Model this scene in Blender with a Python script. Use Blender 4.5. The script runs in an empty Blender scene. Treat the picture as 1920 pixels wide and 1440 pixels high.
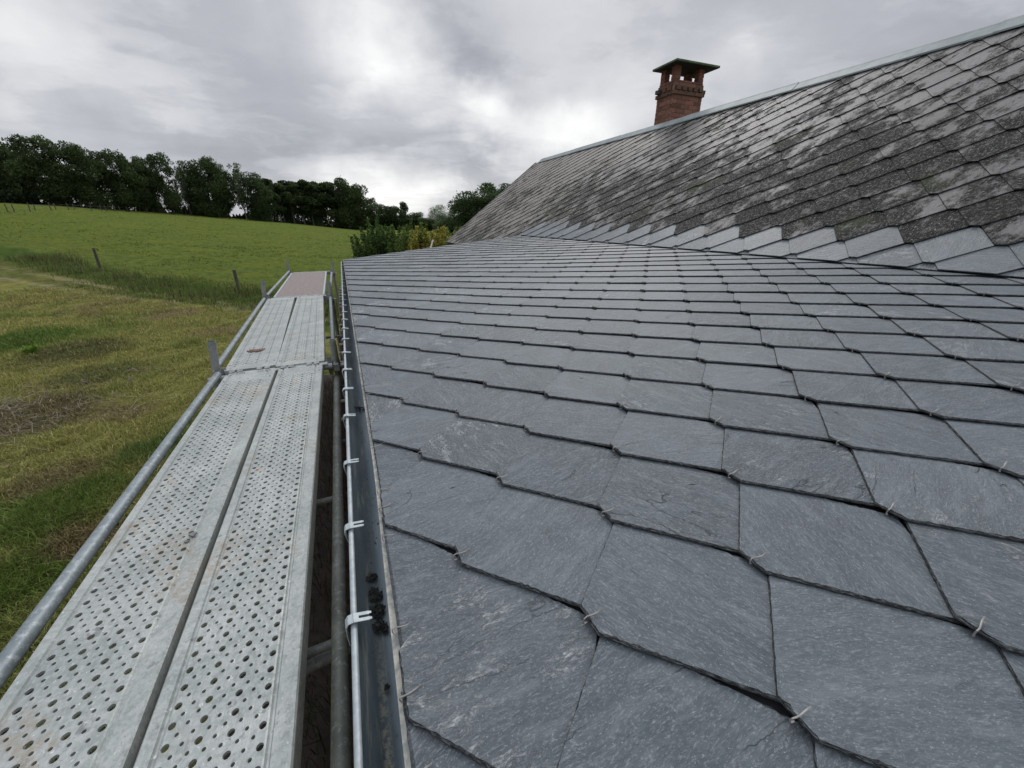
import bpy, math, random
import numpy as np
from mathutils import Vector, Matrix
rng = np.random.default_rng(7); random.seed(7)
SC = bpy.context.scene; COL = SC.collection
H0 = 3.2                                   # camera height over the lawn
# ------------------------------------------------------------------ camera
f = 740.0; HZ = 412.0; VX = 632.0
pitch = math.atan((720-HZ)/f)
_d = np.array([VX-960, HZ-720, f]); psi = math.asin(-_d[0]/np.linalg.norm(_d))
Fh = np.array([math.sin(psi), math.cos(psi), 0]); RV = np.array([math.cos(psi), -math.sin(psi), 0]); ZV = np.array([0, 0, 1.])
FV = math.cos(pitch)*Fh-math.sin(pitch)*ZV; DV = -(math.sin(pitch)*Fh+math.cos(pitch)*ZV)
cam = bpy.data.cameras.new('camera'); camo = bpy.data.objects.new('camera', cam); COL.objects.link(camo)
M = Matrix(((RV[0], -DV[0], -FV[0]), (RV[1], -DV[1], -FV[1]), (RV[2], -DV[2], -FV[2]))).to_4x4()
M.translation = Vector((0, 0, H0)); camo.matrix_world = M
cam.sensor_fit = 'HORIZONTAL'; cam.sensor_width = 36; cam.lens = f/1920*36
cam.clip_start = 0.02; cam.clip_end = 6000
SC.camera = camo
def ray(x, y): return FV+RV*(x-960)/f+DV*(y-720)/f
def hit(x, y, n, c):
    r = ray(x, y); return r*(c/(np.dot(n, r)))
def gpt(x, y, z=-3.2): return hit(x, y, ZV, z)
# ------------------------------------------------------------------ view
SC.view_settings.view_transform = 'Standard'; SC.view_settings.look = 'None'
SC.view_settings.exposure = 0.0; SC.view_settings.gamma = 1.0
SC.cycles.max_bounces = 6; SC.cycles.transparent_max_bounces = 8
# ------------------------------------------------------------------ node helper
class NT:
    def __init__(s, tree): s.t = tree; s.n = tree.nodes; s.l = tree.links
    def node(s, typ, **kw):
        nd = s.n.new(typ)
        for k, v in kw.items():
            if k.startswith('i_'):
                key = k[2:]; key = int(key) if key.isdigit() else key.replace('_', ' ')
                s.set(nd.inputs[key], v)
            else: setattr(nd, k, v)
        return nd
    def set(s, inp, v):
        if isinstance(v, bpy.types.NodeSocket): s.l.new(v, inp)
        elif isinstance(v, (tuple, list)) and inp.type == 'RGBA' and len(v) == 3: inp.default_value = (*v, 1)
        else: inp.default_value = v
    def math(s, op, a, b=0.0, c=None, clamp=False):
        nd = s.n.new('ShaderNodeMath'); nd.operation = op; nd.use_clamp = clamp
        s.set(nd.inputs[0], a); s.set(nd.inputs[1], b)
        if c is not None: s.set(nd.inputs[2], c)
        return nd.outputs[0]
    def vmath(s, op, a, b=(0, 0, 0), out=0):
        nd = s.n.new('ShaderNodeVectorMath'); nd.operation = op
        s.set(nd.inputs[0], a)
        if op == 'SCALE': s.set(nd.inputs['Scale'], b)
        else: s.set(nd.inputs[1], b)
        return nd.outputs['Value'] if op in ('DOT_PRODUCT', 'LENGTH', 'DISTANCE') else nd.outputs[0]
    def mix(s, fac, a, b, typ='MIX'):
        nd = s.n.new('ShaderNodeMix'); nd.data_type = 'RGBA'; nd.blend_type = typ
        s.set(nd.inputs[0], fac); s.set(nd.inputs[6], a); s.set(nd.inputs[7], b)
        return nd.outputs[2]
    def noise(s, vec, scale, detail=4, rough=.55, dist=0.0, out=0):
        nd = s.n.new('ShaderNodeTexNoise'); s.set(nd.inputs['Vector'], vec); s.set(nd.inputs['Scale'], scale)
        nd.inputs['Detail'].default_value = detail; nd.inputs['Roughness'].default_value = rough; nd.inputs['Distortion'].default_value = dist
        return nd.outputs[out]
    def ramp(s, fac, lo, hi, a=0.0, b=1.0):
        nd = s.n.new('ShaderNodeMapRange'); nd.clamp = True; nd.interpolation_type = 'SMOOTHSTEP'
        s.set(nd.inputs[0], fac); nd.inputs[1].default_value = lo; nd.inputs[2].default_value = hi
        nd.inputs[3].default_value = a; nd.inputs[4].default_value = b
        return nd.outputs[0]
    def scale(s, vec, xyz):
        return s.vmath('MULTIPLY', vec, xyz)
    def attr(s, name, out='Color'):
        nd = s.n.new('ShaderNodeAttribute'); nd.attribute_name = name; return nd.outputs[out]
# ------------------------------------------------------------------ world: broken overcast
W = bpy.data.worlds.new('World'); SC.world = W; W.use_nodes = True
w = NT(W.node_tree); w.n.clear()
SUN_EL = math.radians(42); SUN_AZ = psi+math.radians(12)
dirn = w.node('ShaderNodeTexCoord').outputs['Generated']
dirn = w.vmath('NORMALIZE', dirn)
sep = w.node('ShaderNodeSeparateXYZ', i_0=dirn)
zz = w.math('MAXIMUM', sep.outputs[2], 0.0)
inv = w.math('DIVIDE', 1.0, w.math('ADD', zz, 0.16))
pl = w.vmath('SCALE', dirn, inv)
warp = w.noise(pl, 1.3, 5, .6, out=1)
pl2 = w.vmath('ADD', pl, w.vmath('SCALE', w.vmath('SUBTRACT', warp, (.5, .5, .5)), .7))
n1 = w.noise(pl2, .62, 5, .48)
n2 = w.noise(w.vmath('MULTIPLY', pl2, (1.0, 1.3, 1.0)), 1.3, 8, .58)
n3 = w.ramp(w.noise(w.vmath('MULTIPLY', pl2, (1.0, 1.25, 1.0)), 1.05, 7, .55), .44, .57)
wd = w.noise(dirn, 5.0, 5, .55, out=1)
dw = w.vmath('ADD', dirn, w.vmath('SCALE', w.vmath('SUBTRACT', wd, (.5, .5, .5)), .22))
wd2 = w.noise(dirn, 2.2, 4, .6, out=1)
dw = w.vmath('NORMALIZE', w.vmath('ADD', dw, w.vmath('SCALE', w.vmath('SUBTRACT', wd2, (.5, .5, .5)), .2)))
val = w.math('ADD', .53, w.math('MULTIPLY', w.math('SUBTRACT', n1, .5), .55))
val = w.math('ADD', val, w.math('MULTIPLY', w.math('SUBTRACT', n2, .5), .15))
val = w.math('ADD', val, w.math('MULTIPLY', w.math('SUBTRACT', n3, .5), .10))
def blob(px, py, size, amp, ax=1.0):
    global val
    d = ray(px, py); d = d/np.linalg.norm(d)
    # elliptical lobe: measure offset from the lobe direction, height counted ax times
    off = w.vmath('SUBTRACT', dw, tuple(d)); off = w.vmath('MULTIPLY', off, (1, 1, ax))
    r2 = w.vmath('DOT_PRODUCT', off, off)
    g = w.math('EXPONENT', w.math('MULTIPLY', r2, -1.0/(size*size)))
    val = w.math('ADD', val, w.math('MULTIPLY', g, amp))
BLOBS = [(690, 95, .10, .42, 1.3), (800, 200, .07, .15, 1.5), (905, 240, .075, .34, 2), (1075, 240, .12, .42, 1.9), (740, 372, .20, .42, 3.2),
         (245, 200, .13, .16, 2.2), (10, 70, .10, .22, 1.4), (90, 180, .2, .06, 2), (1330, 165, .15, .16, 2),
         (880, 130, .13, -.20, 1.4), (200, 90, .22, -.10, 1.6), (480, 290, .25, -.04, 3), (880, 320, .13, -.10, 3), (1650, 90, .4, -.05, 1)]
for b in BLOBS: blob(*b)
val = w.math('MAXIMUM', w.math('MINIMUM', val, 1.15), .30)
gain = w.ramp(sep.outputs[2], .36, .75, 1.0, 2.3)
below = w.ramp(sep.outputs[2], -.12, -.01, .35, 1.0)
tint = w.mix(w.ramp(val, .35, .95), (.94, .97, 1.06), (1.0, 1.0, 1.0))
lum = w.math('MULTIPLY', w.math('MULTIPLY', val, gain), below)
ccol = w.vmath('SCALE', tint, lum)
sky = w.node('ShaderNodeTexSky', sky_type='NISHITA', sun_disc=False, sun_elevation=SUN_EL, sun_rotation=SUN_AZ)
skyc = w.vmath('SCALE', sky.outputs[0], .004)
tot = w.vmath('ADD', ccol, skyc)
bg = w.node('ShaderNodeBackground', i_0=tot, i_1=1.0)
out = w.node('ShaderNodeOutputWorld'); w.l.new(bg.outputs[0], out.inputs[0])
# ------------------------------------------------------------------ sun (veiled by cloud)
sl = bpy.data.lights.new('sun', 'SUN'); sl.energy = 1.1; sl.angle = math.radians(14); sl.color = (1, .96, .9)
so = bpy.data.objects.new('sun', sl); COL.objects.link(so)
sd = Vector((math.sin(SUN_AZ)*math.cos(SUN_EL), math.cos(SUN_AZ)*math.cos(SUN_EL), math.sin(SUN_EL)))
so.rotation_euler = sd.to_track_quat('Z', 'Y').to_euler(); so.location = (0, 0, 40)
# ------------------------------------------------------------------ materials
def newmat(name):
    m = bpy.data.materials.new(name); m.use_nodes = True
    t = NT(m.node_tree); b = t.n['Principled BSDF']
    return m, t, b
def P(t, b, **kw):
    for k, v in kw.items(): t.set(b.inputs[k.replace('_', ' ')], v)
def bump(t, b, h, strength=.3, dist=.01):
    nd = t.node('ShaderNodeBump'); nd.inputs['Strength'].default_value = strength; nd.inputs['Distance'].default_value = dist
    t.set(nd.inputs['Height'], h); t.l.new(nd.outputs[0], b.inputs['Normal'])
def obj_co(t): return t.node('ShaderNodeTexCoord').outputs['Object']
def slate_new():
    m, t, b = newmat('new_slate')
    uv = t.node('ShaderNodeUVMap', uv_map='UVMap').outputs[0]
    rnd = t.attr('rnd'); rs = t.node('ShaderNodeSeparateColor', i_0=rnd)
    r, g, bl = rs.outputs[0], rs.outputs[1], rs.outputs[2]
    st = t.scale(uv, (9, 42, 1))
    wv = t.vmath('ADD', st, t.vmath('SCALE', t.noise(uv, 5, 3, out=1), 3.0))
    streak = t.noise(wv, 1.0, 7, .68)
    st2 = t.vmath('ADD', t.scale(uv, (13, 150, 1)), t.vmath('SCALE', t.noise(uv, 7, 3, out=1), 9.0))
    cleave = t.noise(st2, 1.0, 6, .72)
    cloud = t.noise(uv, 7, 4, .6)
    fine = t.noise(t.vmath('ADD', t.scale(uv, (1, 2.6, 1)), t.vmath('SCALE', t.noise(uv, 14, 2, out=1), .05)), 120, 5, .8)
    grain = t.noise(uv, 420, 2, .6)
    base = t.mix(r, (.034, .047, .058), (.070, .087, .101))
    base = t.mix(t.ramp(cloud, .3, .72), base, t.vmath('SCALE', base, 1.35))
    base = t.mix(t.math('MULTIPLY', t.ramp(streak, .48, .66), .42), base, (.165, .19, .21))
    base = t.mix(t.math('MULTIPLY', t.ramp(fine, .50, .66), .7), base, (.26, .28, .30))
    base = t.mix(t.math('MULTIPLY', t.ramp(grain, .60, .75), .25), base, (.30, .32, .34))
    base = t.mix(t.math('MULTIPLY', t.ramp(cleave, .50, .66), .30), base, (.175, .20, .215))
    base = t.mix(t.math('MULTIPLY', t.ramp(cleave, .50, .36), .30), base, t.vmath('SCALE', base, .55))
    # pale scratched bloom on some slates
    sp = t.noise(t.vmath('ADD', t.scale(uv, (9, 22, 1)), t.vmath('SCALE', t.noise(uv, 9, 3, out=1), 1.6)), 1.0, 10, .88)
    bloom = t.math('MULTIPLY', t.math('MULTIPLY', t.ramp(sp, .50, .56), t.ramp(fine, .40, .55, .25, 1)), t.ramp(t.noise(uv, 4.5, 3), .42, .58))
    bloom = t.math('MULTIPLY', bloom, t.ramp(g, .45, .9, .15, 1.0))
    base = t.mix(t.math('MULTIPLY', t.ramp(t.noise(uv, 260, 2, .5), .66, .72), .6), base, (.42, .44, .46))
    base = t.mix(bloom, base, (.36, .38, .40))
    # hairline cracks of the riven face
    cr = t.noise(t.vmath('ADD', t.scale(uv, (2.2, 9, 1)), t.vmath('SCALE', t.noise(uv, 60, 3, out=1), .12)), 1.0, 2, .4)
    ln = t.math('ABSOLUTE', t.math('SUBTRACT', cr, .5))
    crack = t.math('MULTIPLY', t.ramp(ln, .0, .004, 1, 0), t.ramp(t.noise(uv, 6, 2), .50, .6))
    crack = t.math('MULTIPLY', crack, t.ramp(bl, .35, .7))
    base = t.mix(t.math('MULTIPLY', crack, .8), base, (.03, .035, .04))
    P(t, b, Base_Color=base, Roughness=t.math('ADD', .40, t.math('MULTIPLY', streak, .22)), Specular_IOR_Level=.55)
    hgt = t.math('ADD', t.math('ADD', streak, t.math('MULTIPLY', cleave, .45)), t.math('MULTIPLY', fine, .22))
    hgt = t.math('ADD', hgt, t.math('MULTIPLY', bloom, .25))
    hgt = t.math('SUBTRACT', hgt, t.math('MULTIPLY', crack, .6))
    bump(t, b, hgt, .75, .008)
    return m
def slate_old():
    m, t, b = newmat('weathered_slate')
    uv = t.node('ShaderNodeUVMap', uv_map='UVMap').outputs[0]
    rnd = t.attr('rnd'); rs = t.node('ShaderNodeSeparateColor', i_0=rnd)
    r, g, bl = rs.outputs[0], rs.outputs[1], rs.outputs[2]
    co = obj_co(t); cs = t.node('ShaderNodeSeparateXYZ', i_0=co)
    base = t.mix(r, (.085, .084, .086), (.135, .132, .134))
    far = t.ramp(cs.outputs[1], 4.5, 10.5)
    base = t.mix(t.math('MULTIPLY', far, .75), base, (.175, .155, .135))
    sv = t.vmath('ADD', t.scale(uv, (8, 26, 1)), t.vmath('SCALE', t.noise(uv, 6, 3, out=1), 3))
    streak = t.noise(sv, 1, 8, .7)
    blot = t.noise(co, .75, 6, .68)
    blot2 = t.noise(t.scale(co, (1, 1.7, 1)), 3.0, 8, .78)
    mask = t.math('ADD', t.math('ADD', t.math('MULTIPLY', blot, .50), t.math('MULTIPLY', blot2, .95)), t.math('MULTIPLY', streak, .15))
    mask = t.math('ADD', mask, t.math('MULTIPLY', t.math('SUBTRACT', g, .5), .05))
    topm = t.ramp(cs.outputs[0], 5.0, 6.6, 0.0, -.075)       # cleaner under the ridge
    mask = t.math('ADD', mask, topm)
    mask = t.math('SUBTRACT', mask, t.math('MULTIPLY', far, .05))
    crust = t.ramp(mask, .715, .83)
    fine = t.noise(uv, 26, 6, .85)
    crustf = t.math('MULTIPLY', crust, t.ramp(fine, .48, .62, 1.0, .25))
    base = t.mix(t.math('MULTIPLY', t.ramp(streak, .46, .7), .5), base, (.195, .188, .178))
    base = t.mix(t.math('MULTIPLY', crustf, .95), base, (.020, .021, .017))
    lich = t.noise(t.scale(uv, (1, 1.9, 1)), 34, 6, .85)
    lm = t.math('MULTIPLY', t.ramp(lich, .545, .60), t.ramp(mask, .69, .81, .30, .95))
    base = t.mix(lm, base, t.mix(bl, (.36, .38, .34), (.46, .46, .44)))
    # greenish film in places
    gm = t.math('MULTIPLY', t.ramp(t.noise(co, 1.6, 4), .56, .7), t.math('MULTIPLY', crust, .5))
    base = t.mix(gm, base, (.07, .085, .035))
    P(t, b, Base_Color=base, Roughness=t.math('ADD', .58, t.math('MULTIPLY', crustf, .3)), Specular_IOR_Level=t.math('SUBTRACT', .42, t.math('MULTIPLY', crustf, .32)))
    h = t.math('ADD', t.math('MULTIPLY', streak, .8), t.math('MULTIPLY', lm, .5)); h = t.math('ADD', h, t.math('MULTIPLY', crustf, .7))
    bump(t, b, h, .9, .010)
    return m
def slate_edge(name, c1, c2):
    m, t, b = newmat(name)
    co = obj_co(t); n = t.noise(t.scale(co, (70, 70, 900)), 1, 5, .8)
    P(t, b, Base_Color=t.mix(t.ramp(n, .46, .62), c1, c2), Roughness=.75, Specular_IOR_Level=.25)
    bump(t, b, n, .8, .006); return m
def simple(name, col, rough=.6, metal=0.0, col2=None, sc=20, bmp=0.0, spec=.5, lo=.35, hi=.7, detail=5):
    m, t, b = newmat(name)
    co = obj_co(t); n = t.noise(co, sc, detail, .62)
    c = t.mix(t.ramp(n, lo, hi), col, col2) if col2 else col
    P(t, b, Base_Color=c, Roughness=rough, Metallic=metal, Specular_IOR_Level=spec)
    if bmp: bump(t, b, n, bmp, .01)
    return m
def galv_deck():
    m, t, b = newmat('galvanised_deck')
    co = obj_co(t)
    ob = t.node('ShaderNodeObjectInfo').outputs['Random']
    co = t.vmath('ADD', co, t.vmath('SCALE', (7, 3, 1), ob) if False else t.node('ShaderNodeCombineXYZ', i_0=t.math('MULTIPLY', ob, 9), i_1=t.math('MULTIPLY', ob, 17)).outputs[0])
    n = t.noise(co, 6, 6, .65); n2 = t.noise(co, 42, 5, .7); n3 = t.noise(co, 220, 3, .7)
    vor = t.node('ShaderNodeTexVoronoi'); t.set(vor.inputs['Vector'], co); vor.inputs['Scale'].default_value = 130
    sp = t.node('ShaderNodeSeparateColor', i_0=vor.outputs['Color']).outputs[0]
    base = t.mix(t.ramp(n, .35, .68), (.26, .29, .28), (.39, .415, .40))
    base = t.mix(t.math('MULTIPLY', t.ramp(sp, .2, .9), .35), base, (.48, .50, .50))
    base = t.mix(t.math('MULTIPLY', t.ramp(n2, .48, .66), .55), base, (.20, .22, .215))
    mud = t.math('MULTIPLY', t.ramp(t.noise(co, 3.2, 5, .7), .52, .64), t.ramp(n2, .40, .60))
    base = t.mix(t.math('MULTIPLY', mud, .75), base, (.31, .27, .215))
    rust = t.math('MULTIPLY', t.ramp(t.noise(co, 11, 3, .6), .70, .74), t.ramp(n2, .45, .6))
    base = t.mix(rust, base, (.42, .17, .06))
    drk = t.math('MULTIPLY', t.ramp(t.noise(co, 24, 4, .6), .62, .70), .6)
    base = t.mix(drk, base, (.12, .13, .14))
    spat = t.math('MULTIPLY', t.ramp(t.noise(co, 130, 3, .7), .60, .68), t.ramp(n, .40, .60))
    base = t.mix(t.math('MULTIPLY', spat, .6), base, (.13, .125, .11))
    wht = t.math('MULTIPLY', t.ramp(t.noise(co, 60, 4, .65), .64, .69), .8)
    base = t.mix(wht, base, (.62, .62, .60))
    P(t, b, Base_Color=base, Roughness=t.ramp(n2, .3, .7, .42, .62), Metallic=.35, Specular_IOR_Level=.5)
    bump(t, b, t.math('ADD', n3, n2), .25, .003)
    return m
def tube_mat(name, a, b_, d, metal=.35, rough=.5):
    m, t, b = newmat(name); co = obj_co(t)
    n = t.noise(co, 9, 6, .7); n2 = t.noise(co, 55, 5, .75)
    base = t.mix(t.ramp(n, .35, .65), a, b_)
    base = t.mix(t.math('MULTIPLY', t.ramp(n2, .5, .66), .75), base, d)
    P(t, b, Base_Color=base, Roughness=rough, Metallic=metal); bump(t, b, n2, .25, .003)
    return m
def brick_mat():
    m, t, b = newmat('weathered_brick'); co = obj_co(t)
    tint_ = t.attr('tint'); n = t.noise(co, 28, 6, .7); n2 = t.noise(co, 5, 4, .6)
    base = t.mix(t.math('MULTIPLY', t.ramp(n, .4, .72), .55), tint_, (.055, .035, .028))
    base = t.mix(t.math('MULTIPLY', t.ramp(n2, .55, .72), .3), base, (.13, .14, .09))
    P(t, b, Base_Color=base, Roughness=.9); bump(t, b, n, .5, .01); return m
def leaf_mat(name, mul=1.0, trans=.25):
    m, t, b = newmat(name)
    tint_ = t.attr('tint')
    P(t, b, Base_Color=t.vmath('SCALE', tint_, mul), Roughness=.75, Specular_IOR_Level=.12)
    tr = t.node('ShaderNodeBsdfTranslucent'); t.set(tr.inputs[0], t.vmath('SCALE', tint_, mul*1.1))
    mx = t.node('ShaderNodeMixShader'); mx.inputs[0].default_value = trans
    t.l.new(b.outputs[0], mx.inputs[1]); t.l.new(tr.outputs[0], mx.inputs[2])
    t.l.new(mx.outputs[0], t.n['Material Output'].inputs[0]); return m
def ground_mat():
    m, t, b = newmat('meadow_ground'); co = obj_co(t)
    tint_ = t.attr('tint')
    s = t.scale(co, (1, 1, .3)); 
    n = t.noise(s, 2.2, 7, .7); n2 = t.noise(s, 14, 5, .75); n3 = t.noise(co, .28, 5, .6)
    base = t.mix(t.ramp(n, .33, .68), t.vmath('SCALE', tint_, .62), t.vmath('SCALE', tint_, 1.25))
    base = t.mix(t.math('MULTIPLY', t.ramp(n2, .50, .7), .5), base, t.vmath('SCALE', tint_, .42))
    base = t.mix(t.math('MULTIPLY', t.ramp(n3, .5, .68), .35), base, t.vmath('MULTIPLY', tint_, (1.35, 1.18, .9)))
    P(t, b, Base_Color=base, Roughness=1.0, Specular_IOR_Level=.03)
    bump(t, b, t.math('ADD', n, n2), .9, .12); return m
M_NEW = slate_new(); M_OLD = slate_old()
M_NEDGE = slate_edge('new_slate_edge', (.010, .011, .012), (.15, .165, .175))
M_OEDGE = slate_edge('weathered_slate_edge', (.008, .008, .008), (.03, .03, .028))
M_DECK = galv_deck()
M_TUBE = tube_mat('galvanised_tube', (.15, .18, .195), (.22, .255, .27), (.36, .39, .41))
M_TUBE_OLD = tube_mat('mossy_tube', (.13, .145, .13), (.21, .225, .205), (.36, .37, .35), .25, .6)
M_POST = tube_mat('dull_steel_post', (.18, .19, .20), (.27, .28, .28), (.36, .37, .37), .3, .6)
M_STEEL = simple('wedge_steel', (.16, .17, .17), .55, .4, (.34, .35, .34), 30, .2)
M_PLY = simple('plywood_board', (.17, .14, .13), .8, 0, (.25, .215, .20), 22, .15)
def zinc(name, a, b_):
    m, t, b = newmat(name); co = obj_co(t)
    n = t.noise(t.scale(co, (14, 2.2, 14)), 1, 6, .65); n2 = t.noise(co, 90, 4, .7); n3 = t.noise(t.scale(co, (60, 5, 60)), 1, 5, .7)
    base = t.mix(t.ramp(n, .35, .66), a, b_)
    base = t.mix(t.math('MULTIPLY', t.ramp(n3, .56, .68), .5), base, (.36, .35, .28))
    base = t.mix(t.math('MULTIPLY', t.ramp(n2, .6, .7), .5), base, (.04, .045, .05))
    sx = t.node('ShaderNodeSeparateXYZ', i_0=co); xo = t.math('SUBTRACT', t.math('ADD', sx.outputs[0], .0905), t.math('MULTIPLY', sx.outputs[1], .0075))
    band = t.math('MULTIPLY', t.ramp(t.math('ABSOLUTE', t.math('SUBTRACT', xo, .036)), .002, .011, 1, 0), t.ramp(n2, .42, .56))
    band = t.math('MULTIPLY', band, t.ramp(sx.outputs[1], .35, .75, .9, .12))
    base = t.mix(band, base, (.40, .39, .31))
    P(t, b, Base_Color=base, Roughness=.42, Metallic=.55); bump(t, b, n3, .15, .003); return m
M_GUT = zinc('zinc_gutter_inside', (.085, .115, .138), (.145, .182, .205))
M_BEAD = simple('zinc_bead', (.30, .34, .36), .55, .3, (.42, .46, .48), 40, .1)
M_FLASH = simple('zinc_eave_flashing', (.22, .23, .22), .5, .4, (.44, .43, .37), 55, .2)
M_CLIP = simple('clip_metal', (.32, .37, .39), .55, .2, (.42, .47, .48), 60)
M_HOOK = simple('hook_wire', (.24, .23, .22), .6, .35, (.34, .325, .31), 60)
M_RIDGE = simple('ridge_zinc', (.17, .205, .215), .6, .1, (.25, .29, .30), 5, .05)
M_UNDER = simple('roof_underlay', (.02, .02, .022), .9)
M_BRICK = brick_mat(); M_MORTAR = simple('mortar', (.22, .15, .125), .95, 0, (.29, .23, .20), 40, .4)
M_CAP = simple('mossy_chimney_slab', (.06, .10, .04), .9, 0, (.17, .23, .10), 14, .5)
M_WALLR = simple('rendered_wall', (.30, .27, .24), .9, 0, (.38, .35, .31), 5, .3)
M_MOSS = simple('dark_moss', (.010, .011, .012), .95, 0, (.035, .036, .032), 90, .8)
M_RUSTS = simple('rusty_flake', (.10, .055, .045), .85, 0, (.20, .11, .085), 60, .5)
M_CHIP = simple('slate_chip', (.10, .11, .12), .6, 0, (.2, .21, .22), 60, .3)
M_LEAF = leaf_mat('foliage', 1.15, .3); M_GRASS = leaf_mat('grass_blades', 1.0, .2)
M_BARK = simple('bark', (.035, .03, .026), .95, 0, (.075, .068, .058), 8, .6)
M_PALEBARK = simple('pale_bark', (.06, .06, .055), .9, 0, (.13, .13, .12), 4, .4)
M_WOOD = simple('weathered_wood', (.045, .040, .032), .9, 0, (.10, .09, .075), 14, .6)
M_WIRE = simple('fence_wire', (.12, .12, .12), .5, .5)
M_GROUND = ground_mat()
M_WHITE = simple('white_paint', (.55, .55, .53), .6, 0, (.68, .68, .66), 8)
M_FARROOF = simple('far_slate', (.12, .125, .13), .7, 0, (.18, .18, .19), 3)
# ------------------------------------------------------------------ mesh helpers
def tagit(o, label=None, cat=None, group=None, kind=None):
    if label: o['label'] = label
    if cat: o['category'] = cat
    if group: o['group'] = group
    if kind: o['kind'] = kind
    return o
def empty(name, loc=(0, 0, 0), parent=None):
    o = bpy.data.objects.new(name, None); COL.objects.link(o); o.location = loc
    o.empty_display_size = .2
    if parent: o.parent = parent
    return o
class MB:
    """collects polygons, builds ONE mesh object"""
    def __init__(s): s.v = []; s.f = []; s.m = []; s.uv = []; s.col = []
    def poly(s, pts, mi=0, uv=None, col=(1, 1, 1)):
        b = len(s.v); s.v += [tuple(map(float, p)) for p in pts]; s.f.append(tuple(range(b, b+len(pts)))); s.m.append(mi)
        s.uv += list(uv) if uv is not None else [(0, 0)]*len(pts); s.col += [col]*len(pts)
    def box(s, lo, hi, mi=0, col=(1, 1, 1), jit=0.0, rotz=0.0, c=None):
        x0, y0, z0 = lo; x1, y1, z1 = hi
        p = np.array([(x0, y0, z0), (x1, y0, z0), (x1, y1, z0), (x0, y1, z0), (x0, y0, z1), (x1, y0, z1), (x1, y1, z1), (x0, y1, z1)], float)
        if jit: p += rng.uniform(-jit, jit, p.shape)
        if rotz:
            c0 = p.mean(0) if c is None else np.array(c); cs, sn = math.cos(rotz), math.sin(rotz)
            q = p-c0; p = np.stack([q[:, 0]*cs-q[:, 1]*sn, q[:, 0]*sn+q[:, 1]*cs, q[:, 2]], 1)+c0
        for fc in ((0, 3, 2, 1), (4, 5, 6, 7), (0, 1, 5, 4), (1, 2, 6, 5), (2, 3, 7, 6), (3, 0, 4, 7)):
            s.poly([p[i] for i in fc], mi, col=col)
    def tube(s, pts, r, n=12, mi=0, cap=True, col=(1, 1, 1)):
        pts = [np.array(p, float) for p in pts]; rs = r if hasattr(r, '__len__') else [r]*len(pts)
        rings = []; prev = None
        for i, p in enumerate(pts):
            d = (pts[min(i+1, len(pts)-1)]-pts[max(i-1, 0)]); d /= np.linalg.norm(d)+1e-12
            a = prev if prev is not None else (np.array([0, 0, 1.]) if abs(d[2]) < .9 else np.array([1., 0, 0]))
            a = a-d*np.dot(a, d); a /= np.linalg.norm(a); prev = a; b = np.cross(d, a)
            rings.append([p+rs[i]*(math.cos(t)*a+math.sin(t)*b) for t in np.linspace(0, 2*math.pi, n, endpoint=False)])
        for i in range(len(rings)-1):
            for k in range(n):
                s.poly([rings[i][k], rings[i][(k+1) % n], rings[i+1][(k+1) % n], rings[i+1][k]], mi, col=col)
        if cap:
            s.poly(rings[0][::-1], mi, col=col); s.poly(rings[-1], mi, col=col)
    def build(s, name, mats, parent=None, smooth=False, weld=True):
        me = bpy.data.meshes.new(name); me.from_pydata(s.v, [], s.f)
        mats = mats if isinstance(mats, (list, tuple)) else [mats]
        for m in mats: me.materials.append(m)
        me.polygons.foreach_set('material_index', np.array(s.m, np.int32))
        uvl = me.uv_layers.new(name='UVMap'); uvl.data.foreach_set('uv', np.array(s.uv, np.float32).ravel())
        ca = me.color_attributes.new('tint', 'FLOAT_COLOR', 'CORNER')
        c = np.ones((len(s.col), 4), np.float32); c[:, :3] = np.array(s.col, np.float32); ca.data.foreach_set('color', c.ravel())
        if weld:
            import bmesh
            bm = bmesh.new(); bm.from_mesh(me); bmesh.ops.remove_doubles(bm, verts=bm.verts, dist=1e-5); bm.to_mesh(me); bm.free()
        if smooth:
            me.polygons.foreach_set('use_smooth', np.ones(len(me.polygons), bool))
            try: me.set_sharp_from_angle(angle=math.radians(40))
            except Exception: pass
        me.update()
        o = bpy.data.objects.new(name, me); COL.objects.link(o)
        if parent: o.parent = parent
        return o
def fast_mesh(name, V, Fq, tint, mat, parent=None):
    """V (n,3), Fq (m,k) faces all of k corners, tint per vertex"""
    me = bpy.data.meshes.new(name); V = np.asarray(V, np.float32); Fq = np.asarray(Fq, np.int32); k = Fq.shape[1]
    me.vertices.add(len(V)); me.vertices.foreach_set('co', V.ravel())
    me.loops.add(Fq.size); me.loops.foreach_set('vertex_index', Fq.ravel())
    me.polygons.add(len(Fq)); me.polygons.foreach_set('loop_start', np.arange(0, Fq.size, k, dtype=np.int32))
    me.polygons.foreach_set('loop_total', np.full(len(Fq), k, np.int32))
    me.update(calc_edges=True)
    ca = me.color_attributes.new('tint', 'FLOAT_COLOR', 'POINT')
    c = np.ones((len(V), 4), np.float32); c[:, :3] = tint; ca.data.foreach_set('color', c.ravel())
    me.materials.append(mat); me.validate()
    o = bpy.data.objects.new(name, me); COL.objects.link(o)
    if parent: o.parent = parent
    return o
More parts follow.
